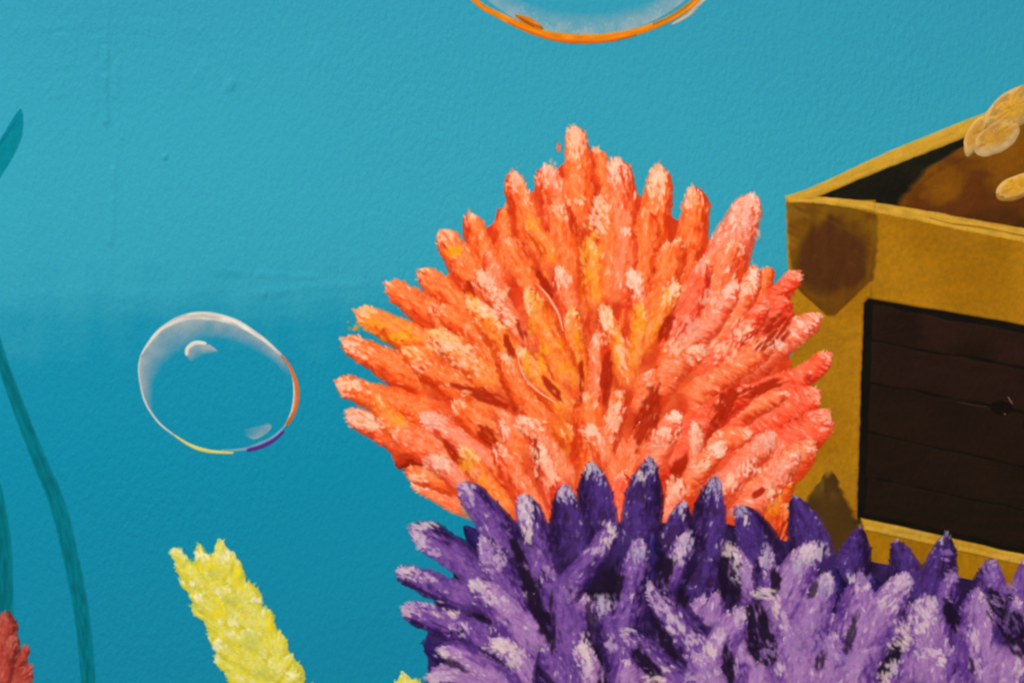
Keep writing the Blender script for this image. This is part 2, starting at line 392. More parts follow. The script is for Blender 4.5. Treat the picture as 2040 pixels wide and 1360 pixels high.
# ------------------------------------------------------------------ the wall
def build_wall():
    mb = MB()
    st = 10
    xs = np.arange(-1400, 3441, st); ys = np.arange(-1200, 2401, st)
    PX, PY = np.meshgrid(xs.astype(float), ys.astype(float))
    mb.sheet(PX, PY, wallh(PX, PY), np.zeros(PX.shape + (3,)), put=False, base=0.0)
    # the wall's back and sides: a slab 120 mm thick
    o = mb.build('wall', M_wall); me = o.data
    import bmesh
    bm = bmesh.new(); bm.from_mesh(me)
    ed = [e for e in bm.edges if e.is_boundary]
    r = bmesh.ops.extrude_edge_only(bm, edges=ed)
    for g in r['geom']:
        if isinstance(g, bmesh.types.BMVert): g.co.y = .12
    bm.to_mesh(me); bm.free()
    o['kind'] = 'structure'; o['label'] = 'blue painted plaster wall carrying the mural'
    # filler ridges and lumps under the paint: soft swellings of the plaster
    for pts, w, h in (([(211, 90), (210, 170), (212, 250)], 13, .62), ([(213, -40), (214, 40), (211, 90)], 16, .34), ([(226, 330), (224, 430), (218, 490)], 15, .42),
                      ([(240, 590), (250, 640), (258, 676)], 14, .36), ([(120, 60), (122, 200)], 26, .22), ([(189, 70), (187, 230)], 16, .22), ([(232, 120), (230, 200)], 18, .25),
                      ([(500, 590), (600, 574), (740, 564)], 20, .26), ([(236, 245), (232, 330)], 16, .2), ([(20, 60), (200, 48), (420, 60)], 30, .15), ([(150, 250), (152, 420)], 24, .14), ([(420, 540), (640, 552)], 18, .2)):
        q = MB(); ridge(q, pts, w, h * 2.1); q.build('filler_ridge', M_wall, o)
    for x, y, r, h in ((460, 170, 13, .9), (328, 313, 6, .8), (527, 585, 11, .8), (395, 150, 20, .35), (630, 115, 24, .3), (242, 275, 7, .35)):
        q = MB(); ridge(q, [(x - r * .7, y - r * .35), (x + r * .7, y + r * .35)], r * 2, h * 1.5); q.build('filler_lump', M_wall, o)
build_wall()

# ------------------------------------------------------------------ seaweed
def weed(label, parts, px, py):
    t = thing('seaweed', label, 'seaweed', px, py, 'teal seaweed strands on the left')
    for nm, fn in parts:
        mb = MB(); fn(mb); mb.build(nm, M_weed, t)
TEAL = (0, 138, 156); TEALD = (0, 116, 132)
weed('teal seaweed blade with a pointed tip at the upper left edge', [('blade', lambda m: rows(m, [(216, 40, 43), (230, 29, 46), (246, 19, 47.5), (264, 9, 46), (288, -8, 39), (312, -28, 27), (335, -50, 14), (360, -70, -3), (420, -112, -42)], flat(TEAL, .06, (14, 30), 3, (0, 124, 148)), .2, rag=.8, edge=.6)),
     ('vein', lambda m: line(m, [(34, 238), (10, 272), (-40, 340)], 2, 6, (0, 116, 142), .1, 4, .1, 4, edge=.8))], -60, 450)
weed('long curving teal seaweed stem running down beside the yellow coral', [('stem', lambda m: line(m, [(-40, 560), (-12, 670), (33, 800), (78, 915), (113, 1000), (139, 1100), (163, 1225), (176, 1360), (180, 1470)], 20, 33, TEALD, .12, 30, .12, 5, edge=.8))], 180, 1460)
weed('short teal seaweed stem at the left edge above the red coral', [('stem', lambda m: line(m, [(-40, 860), (-12, 960), (5, 1060), (10, 1160), (8, 1280), (0, 1400)], 20, 34, TEALD, .12, 36, .12, 8, edge=.8))], 5, 1390)

# ------------------------------------------------------------------ treasure chest
chest = thing('treasure_chest', 'open golden treasure chest with a dark plank front behind the purple coral', 'chest', 1900, 1200)
def part(name, fn, parent=None, mat=None, label=None):
    mb = MB(); fn(mb); o = mb.build(name, mat or M_chest, parent or chest)
    if label: o['label'] = label
    return o
MUST = flat((180, 122, 18), .07, (60, 30), 1, (166, 110, 10))
GOLD = flat((210, 160, 58), .10, (30, 12), 2, (196, 146, 44))
BLK = flat((20, 16, 9), .15, (30, 30), 3)
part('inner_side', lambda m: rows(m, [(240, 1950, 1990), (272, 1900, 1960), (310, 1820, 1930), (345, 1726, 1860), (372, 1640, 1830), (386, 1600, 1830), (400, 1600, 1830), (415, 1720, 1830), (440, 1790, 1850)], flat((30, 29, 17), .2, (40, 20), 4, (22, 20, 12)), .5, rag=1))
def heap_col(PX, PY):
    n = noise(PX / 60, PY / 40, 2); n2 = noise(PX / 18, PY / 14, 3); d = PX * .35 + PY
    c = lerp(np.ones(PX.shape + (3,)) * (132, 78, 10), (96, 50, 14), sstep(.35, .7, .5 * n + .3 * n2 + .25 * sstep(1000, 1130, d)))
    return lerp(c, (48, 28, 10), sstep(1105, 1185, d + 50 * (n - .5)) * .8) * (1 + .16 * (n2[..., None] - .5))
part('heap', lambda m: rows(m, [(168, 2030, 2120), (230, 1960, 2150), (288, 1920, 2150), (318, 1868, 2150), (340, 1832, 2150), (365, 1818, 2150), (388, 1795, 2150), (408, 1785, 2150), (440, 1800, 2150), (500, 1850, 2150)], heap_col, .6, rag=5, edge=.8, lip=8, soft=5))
part('back_rim', lambda m: line(m, [(1566, 400), (1608, 388), (1652, 370), (1763, 321), (1847, 287), (1925, 256), (2070, 196)], 20, 32, (212, 160, 50), .9, 31, .06, 2, edge=.3, round_ends=False))
# the plank panel lies back between the boards of the front, which stand proud
panel = part('panel', lambda m: quad(m, (1712, 583), (2160, 662), (2160, 1136), (1696, 1040), BLK, .5, seed=5))
brd = [((1740, 606), (2160, 682)), ((1736, 680), (2160, 752)), ((1732, 762), (2160, 845)), ((1728, 862), (2160, 955)), ((1726, 950), (2160, 1040)), ((1722, 1026), (2160, 1120))]
for k in range(5):
    (ax, ay), (bx, by) = brd[k]; (dx, dy), (cx, cy) = brd[k + 1]
    col = [(46, 25, 18), (42, 24, 17), (38, 23, 15), (35, 23, 14), (32, 22, 13)][k]
    part('plank', lambda m: quad(m, (ax, ay + 1.2), (bx, by + 1.2), (cx, cy - 1.2), (dx, dy - 1.2), flat(col, .10, (70, 12), k, (33, 20, 12)), .35, wob=3, seed=k + 2), panel)
part('knot', lambda m: line(m, [(1972, 806), (2000, 812), (2016, 806)], 20, 34, (22, 13, 8), .3, 18, .15, 3), panel)
for p in ([(2007, 789), (2012, 797), (2017, 805)], [(1999, 823), (2004, 826)], [(1905, 800), (1940, 807), (1968, 810)]):
    part('glint', lambda m: line(m, p, 2, 3, (120, 100, 84) if p[0][0] > 1950 else (60, 42, 28), .15, 2, .1, 2, step=1.5), panel)
part('side_board', lambda m: rows(m, [(398, 1566, 1745), (470, 1566, 1738), (560, 1570, 1736), (588, 1571, 1736), (604, 1572, 1722), (700, 1576, 1718), (760, 1560, 1716), (1028, 1560, 1708), (1500, 1560, 1706)], MUST, 1.3, rag=1, seed=2))
part('top_board', lambda m: quad(m, (1742, 420), (2160, 502), (2160, 668), (1724, 594), MUST, 1.3, seed=3))
part('bottom_board', lambda m: quad(m, (1706, 1044), (2160, 1146), (2160, 1500), (1706, 1500), flat((172, 118, 10), .12, (14, 60), 5, (156, 102, 8)), 1.7, seed=4))
part('panel_ledge', lambda m: quad(m, (1713, 1030), (2160, 1130), (2160, 1154), (1722, 1056), flat((214, 166, 58), .1, (60, 6), 6, (190, 140, 36)), 1.9, seed=6, lip=1.5))
def brk(PX, PY):
    n = noise(PX / 12, PY / 40, 4); n2 = noise(PX / 40, PY / 40, 5)
    c = lerp(np.ones(PX.shape + (3,)) * (126, 84, 10), (110, 66, 12), sstep(.3, .7, n2))
    d = np.hypot((PX - 1660) / 78, (PY - 520) / 88) + (n2 - .5) * .5 + (n - .5) * .12
    c = lerp(c, (86, 47, 18), 1 - sstep(.74, 1.06, d))
    e = .4 * (1 - sstep(1566, 1600, PX)) + .4 * (1 - sstep(405, 460, PY)) * (1 - sstep(1600, 1690, PX))
    g = sstep(.5, 1.0, noise((PX + PY * .5) / 26, (PY - PX * .5) / 7, 6) * .7 + e)
    return lerp(c, (150, 108, 24), g * .6) * (1 + .12 * (n[..., None] - .5))
part('corner_bracket', lambda m: rows(m, [(400, 1566, 1590), (412, 1566, 1690), (428, 1566, 1752), (490, 1567, 1750), (556, 1576, 1742), (580, 1590, 1714), (606, 1622, 1686), (632, 1652, 1660)], brk, .3, rag=2, edge=.5, soft=2), label='brown upper corner bracket')
def brk2(PX, PY):
    n = noise(PX / 10, PY / 30, 4); n2 = noise(PX / 40, PY / 40, 6)
    c = np.ones(PX.shape + (3,)) * (84, 56, 18)
    c = lerp(c, (70, 46, 20), n2)
    return lerp(c, (132, 100, 30), (1 - sstep(950, 1010, PY)) * sstep(.3, .7, n) * .8)
part('corner_bracket', lambda m: rows(m, [(934, 1646, 1656), (965, 1624, 1674), (1000, 1600, 1692), (1030, 1602, 1710), (1050, 1618, 1718), (1075, 1636, 1708), (1110, 1650, 1690), (1130, 1660, 1680)], brk2, .3, rag=5, edge=.6, seed=4, soft=4), label='dark lower corner bracket with a frayed olive top')
def rim(m):
    line(m, [(1570, 398), (1610, 398), (1652, 401), (1735, 412), (1847, 432), (1931, 449), (2040, 468), (2160, 490)], 12, 25, (214, 162, 54), .8, 29, .1, 3, edge=.3, round_ends=False)
part('front_rim', rim)
part('rim_crease', lambda m: line(m, [(1850, 434), (1900, 446), (1950, 452), (2060, 474)], 2, 5, (168, 118, 34), .15, 3, .2, 3))

# coins, each a disc seen at a slant: a rim standing under a face
def coin(label, cx, cy, a, b, deg, tk, face, edgec, seed):
    t = thing('gold_coin', label, 'coin', cx, cy, 'gold coins heaped in the chest')
    R = math.radians(deg)
    def disc(m, sx, sy, oxy, col, th, seed, rimcol=None):
        nr, na = 9, 40
        r = np.linspace(.02, 1, nr)[:, None]; q = np.linspace(0, 2 * np.pi, na)[None, :]
        wob = 1 + (noise(np.cos(q) * 2 + seed, np.sin(q) * 2, seed) - .5) * .18
        x = np.cos(q) * r * sx * wob; y = np.sin(q) * r * sy * wob
        PX = cx + oxy[0] + x * math.cos(R) - y * math.sin(R); PY = cy + oxy[1] + x * math.sin(R) + y * math.cos(R)
        n = noise(PX / 9, PY / 9, seed); n2 = noise((PX + PY) / 20, (PY - PX) / 8, seed + 1)
        cc = np.ones(PX.shape + (3,)) * np.array(col, float) * (1 + .14 * (n2[..., None] - .5) + .04 * (n[..., None] - .5))
        if rimcol is not None: cc = lerp(cc, rimcol, sstep(.62, .95, r + .3 * (n - .5) + 0 * q))
        m.sheet(PX, PY, th * np.sqrt(np.clip(1 - r ** 6, 0, 1)) + .05 + 0 * q, cc)
    m = MB(); disc(m, a * 1.03, b * 1.06, (tk * .35, tk), edgec, 1.2, seed); m.build('coin_edge', M_gold, t)
    m = MB(); disc(m, a * .96, b * .94, (0, -1), face, .7, seed + 1, (222, 178, 104)); m.build('coin_face', M_gold, t)
coin('gold coin standing on edge against the back rim of the chest', 1941, 268, 40, 16, -62, 5, (206, 150, 62), (196, 156, 98), 2)
coin('largest gold coin lying over the back rim at the right edge', 2018, 212, 68, 33, -36, 5, (218, 160, 54), (190, 144, 78), 3)
coin('thick gold coin leaning flat below the other two on the heap', 1984, 270, 50, 23, -30, 9, (206, 150, 56), (206, 168, 112), 4)
coin('single gold coin half sunk in the brown heap', 2026, 370, 46, 21, -24, 4, (222, 160, 48), (176, 124, 52), 5)

# ------------------------------------------------------------------ bubbles
WHT = (222, 212, 202)
def veil(m, outer, inner, col, a0, seed, col_out=None):
    n = 90; O = curve(outer, n); I = curve(inner, n); nv = 13
    f = np.linspace(0, 1, nv)[None, :]
    PX = O[:, :1] * (1 - f) + I[:, :1] * f; PY = O[:, 1:] * (1 - f) + I[:, 1:] * f
    nn = noise(PX / 16, PY / 16, seed); u = np.linspace(0, 1, n)[:, None]
    A = a0 * (1 - f) ** .9 * (.55 + .9 * nn) * np.clip(np.minimum(u, 1 - u) * 9, 0, 1)
    m.sheet(PX, PY, .15 + 0 * PX, np.ones(PX.shape + (3,)) * np.array(col, float), alpha=A, put=False)
bub = thing('bubble', 'whole clear bubble with orange, purple and yellow edge to the left of the orange coral', 'bubble', 435, 900, 'painted bubbles')
def bpart(name, fn, parent, mat=M_weed):
    m = MB(); fn(m); return m.build(name, mat, parent)
OUT = [(305, 826), (288, 797), (277, 760), (277, 725), (284, 705), (296, 686), (322, 657), (360, 636), (400, 628), (460, 638), (515, 668), (562, 709), (586, 742)]
INN = [(306, 826), (304, 800), (307, 762), (317, 742), (327, 727), (341, 713), (362, 700), (378, 686), (402, 676), (452, 677), (502, 696), (548, 725), (582, 762)]
bpart('veil', lambda m: veil(m, OUT, INN, (214, 218, 216), .46, 3), bub, M_glaze)
bpart('rim', lambda m: (line(m, [(281, 708), (296, 684), (322, 656), (360, 635), (400, 629), (460, 639), (515, 669), (562, 708)], 4, 19, (222, 214, 204), .4, 5, .16, 2, step=2),
                        line(m, [(281, 706), (277, 740), (288, 797), (315, 840), (347, 867)], 4, 5, (205, 205, 200), .4, 4, .08, 3, step=2),
                        line(m, [(562, 707), (580, 740), (586, 775), (582, 815), (567, 850)], 2, 4, WHT, .4, 3, .08, 4, step=2),
                        line(m, [(440, 896), (470, 896), (505, 889), (545, 870), (568, 848)], 3, 9, (120, 168, 186), .2, 4, .12, 4, step=2)), bub)
bpart('orange_edge', lambda m: line(m, [(561, 707), (580, 735), (592, 775), (588, 815), (570, 848)], 4, 10, (226, 112, 44), .5, 8, .1, 2, step=2), bub)
bpart('purple_edge', lambda m: line(m, [(567, 857), (545, 876), (520, 889), (491, 897)], 6, 10, (92, 44, 140), .5, 8, .08, 2, step=2), bub)
bpart('yellow_edge', lambda m: line(m, [(346, 866), (380, 887), (415, 898), (466, 902)], 4, 9, (226, 214, 116), .5, 5, .08, 2, step=2), bub)
bpart('shine_haze', lambda m: veil(m, [(372, 712), (374, 694), (392, 684), (415, 686), (436, 700)], [(380, 722), (388, 716), (402, 708), (420, 704), (436, 700)], (220, 220, 215), .6, 5), bub, M_glaze)
bpart('shine', lambda m: line(m, [(372, 709), (374, 694), (390, 683), (412, 685)], 8, 11, (232, 222, 208), .5, 8, .06, 2, step=2), bub)
bpart('lower_shine', lambda m: veil(m, [(535, 841), (541, 850), (532, 862), (510, 874), (492, 870)], [(478, 857), (482, 856), (486, 860), (488, 864), (488, 868)], (170, 208, 216), .5, 6), bub, M_glaze)

bub2 = thing('bubble', 'large clear bubble with a broad orange lower edge cut off by the top', 'bubble', 1170, 86, 'painted bubbles')
def arc(a0, a1, n=24, rx=292, ry=276, cx=1168, cy=-190):
    return [(cx + rx * math.cos(math.radians(t)), cy + ry * math.sin(math.radians(t))) for t in np.linspace(a0, a1, n)]
bpart('rim', lambda m: line(m, arc(150, 392, 40), 6, 12, (206, 210, 208), .4, 6, .08, 2), bub2)
bpart('veil', lambda m: veil(m, arc(150, 20, 30, 286, 262), arc(150, 20, 30, 270, 215), (215, 225, 225), .34, 4), bub2, M_glaze)
O2 = [(936, -8), (962, 14), (1012, 40), (1062, 62), (1112, 74), (1162, 78), (1212, 75), (1262, 65), (1318, 46), (1366, 20), (1398, -8)]
bpart('pale_edge', lambda m: line(m, [(1338, 50), (1372, 28), (1404, -6)], 4, 11, (190, 186, 172), .4, 12, .15, 3, step=2), bub2)
bpart('orange_edge', lambda m: (line(m, O2, 11, 21, (238, 134, 14), .7, 8, .1, 3, step=2.5), line(m, [(1010, 43), (1060, 65), (1112, 80), (1165, 83), (1220, 80), (1268, 69)], 3, 8, (238, 112, 20), .3, 4, .1, 5, step=2),
                                line(m, [(1300, 49), (1345, 28), (1392, -8)], 5, 8, (182, 118, 22), .3, 5, .15, 4, step=2)), bub2)
bpart('orange_smudge', lambda m: (line(m, [(1026, 30), (1050, 42), (1082, 58)], 6, 20, (216, 116, 18), .4, 8, .25, 6, step=2), line(m, [(1034, 36), (1050, 46), (1064, 54)], 2, 5, (176, 84, 16), .2, 3, .2, 6, step=2)), bub2)
def ticks2(m):
    for _ in range(70):
        a = math.radians(rng.uniform(55, 125)); r = rng.uniform(.86, .94)
        m.dab(1168 + 292 * r * math.cos(a), -190 + 276 * r * math.sin(a), 1.4 + rng.normal(0, .2), rng.uniform(5, 10), rng.uniform(2, 3.5), (170, 205, 208), rng.uniform(.25, .6), .1)
bpart('veil_touch', ticks2, bub2)['kind'] = 'stuff'

# ------------------------------------------------------------------ red coral (left edge)
PR = ((120, 38, 34), (168, 56, 46), (196, 84, 70), (206, 112, 96), (150, 50, 44))
red = thing('red_coral', 'dark red coral at the lower left corner', 'coral', 5, 1400)
for k, (p, a, b, h) in enumerate([([(14, 1218), (8, 1300), (-10, 1400)], 40, 80, .3), ([(54, 1284), (34, 1330), (0, 1390)], 14, 50, .2), ([(66, 1326), (40, 1352), (0, 1400)], 26, 60, .3), ([(30, 1262), (16, 1320), (-6, 1390)], 20, 44, .5), ([(60, 1356), (30, 1390), (0, 1420)], 22, 50, .3)]):
    mb = MB(); finger(mb, p, a, b, PR, h, seed=k + 1, dens=1.3, rag=4, edge=.6); mb.build('branch', M_coral, red)

# ------------------------------------------------------------------ yellow coral
YD = (214, 204, 58); YM = (238, 222, 62); YL = (236, 230, 128); YP = (250, 244, 192)
PY_ = (YD, YM, YL, YP, (238, 222, 60))
def yellow(label, axis, px, py, widths, n, seed):
    t = thing('yellow_coral', label, 'coral', px, py, 'yellow corals')
    r = random.Random(seed)
    mb = MB(); line(mb, axis, widths[0], widths[1], (222, 208, 34), .8, widths[2], .12, seed, edge=.3, round_ends=True); mb.build('stalk', M_coral, t)
    Ln = sum(math.dist(a, b) for a, b in zip(axis, axis[1:])); C = curve(axis, 60); T, Nn = frame(C)
    fr = []
    for k in range(n):
        u = k / (n - 1) * .96 + .02; i = int((1 - u) * 59); w = np.interp(1 - u, [0, .5, 1], widths) / 2
        v = [-.98, .45, .98, -.35, .8, -.75, .05, .9, -.92, .3][k % 10] + r.uniform(-.06, .06)
        fr.append((i, v, w))
    for k, (i, v, w) in enumerate(fr):
        x = C[i, 0] + Nn[i, 0] * v * w * .92; y = C[i, 1] + Nn[i, 1] * v * w * .92
        a = math.atan2(-T[i, 1], -T[i, 0]) - v * .6 * (1 if True else -1) * -1 * -1
        L = r.uniform(34, 52)
        tip = (x + math.cos(a) * L * .45, y + math.sin(a) * L * .45); ft = (x - math.cos(a) * L * .8, y - math.sin(a) * L * .8)
        mb = MB(); finger(mb, [tip, ft], r.uniform(28, 42), r.uniform(30, 42), PY_, r.choice((.2, .3, .4, .55)), seed=seed + k, dens=1.6, th=.5, rag=1.6, fade=.5, step=2.6, edge=.4, crease_shade=.6)
        mb.build('frond', M_coral, t)
    return t
yc = yellow('bright yellow coral stalk of short tufts left of the purple coral', [(404, 1108), (440, 1180), (484, 1260), (530, 1350), (560, 1420)], 560, 1450, (102, 122, 138), 58, 3)
for tip, ft, w in (((340, 1092), (380, 1132), 26), ((394, 1082), (408, 1130), 20), ((440, 1074), (432, 1130), 26), ((466, 1098), (446, 1150), 24), ((582, 1304), (546, 1352), 26), ((598, 1340), (560, 1372), 22)):
    mb = MB(); finger(mb, [tip, ft], w * .8, w, PY_, .4, seed=int(tip[0]), th=.6, rag=1.6, fade=.4, step=2.6); mb.build('frond', M_coral, yc)
for k, (x, y, rx, ry, n, c) in enumerate(((352, 1098, 12, 8, 14, 0), (400, 1108, 18, 10, 18, 0), (446, 1106, 14, 16, 16, 0), (384, 1160, 10, 9, 8, 0), (394, 1186, 14, 12, 12, 0), (442, 1178, 18, 10, 12, 0), (510, 1196, 12, 16, 12, 0), (452, 1236, 20, 12, 14, 0), (486, 1262, 34, 9, 16, 0), (438, 1284, 14, 12, 12, 0), (528, 1306, 14, 16, 12, 0), (578, 1340, 14, 12, 12, 0), (540, 1250, 8, 30, 14, 2),
        (466, 1204, 30, 20, 20, 1), (500, 1280, 22, 30, 20, 1), (420, 1140, 20, 14, 14, 1), (530, 1340, 24, 16, 14, 1), (414, 1130, 34, 8, 16, 2), (436, 1220, 16, 22, 16, 2), (474, 1150, 12, 26, 16, 2))):
    mb = MB(); brush(mb, x, y, rx, ry, [(250, 242, 196), (206, 206, 96), (246, 222, 36)][c], 1.0, cover=.55, strength=.8, seed=k); mb.build('highlight', M_coral, yc)
yellow('small yellow coral tip showing at the bottom edge beside the purple coral', [(812, 1362), (816, 1420)], 816, 1440, (30, 44, 46), 10, 9)

# ------------------------------------------------------------------ orange coral
K = dict(
 o=((220, 54, 12), (272, 104, 36), (272, 144, 78), (272, 210, 174), None),           # orange
 p=((226, 58, 20), (272, 110, 56), (272, 152, 104), (272, 216, 188), None),          # salmon
 r=((216, 42, 18), (272, 84, 48), (272, 122, 84), (272, 190, 160), None),            # coral red
 y=((228, 72, 14), (272, 118, 36), (272, 160, 84), (272, 214, 160), (272, 176, 26)), # with yellow
 k=((228, 66, 34), (272, 120, 82), (272, 162, 126), (272, 218, 194), None),          # pink
 d=((150, 28, 8), (190, 42, 12), (206, 54, 18), (230, 90, 50), None))                # dark between branches
oc = thing('orange_coral', 'big round orange coral with pale pink tips behind the purple coral', 'coral', 1190, 1040)
def obase(PX, PY):
    n = noise(PX / 40, PY / 40, 3); n2 = noise(PX / 9, PY / 9, 4)
    c = lerp(np.ones(PX.shape + (3,)) * (228, 64, 26), (246, 92, 46), sstep(.3, .7, n))
    return c * (1 + .14 * (n2[..., None] - .5))
mb = MB()
rows(mb, [(320, 1128, 1190), (400, 1040, 1290), (470, 950, 1400), (540, 900, 1510), (600, 850, 1572), (680, 800, 1575), (740, 770, 1575), (800, 770, 1590), (860, 775, 1600), (920, 785, 1590), (960, 850, 1580), (1010, 935, 1570), (1060, 1040, 1566), (1120, 1090, 1564), (1180, 1140, 1540)], obase, .8, rag=5, edge=.4)
mb.build('body', M_coral, oc)
CX, CY = 1190, 980
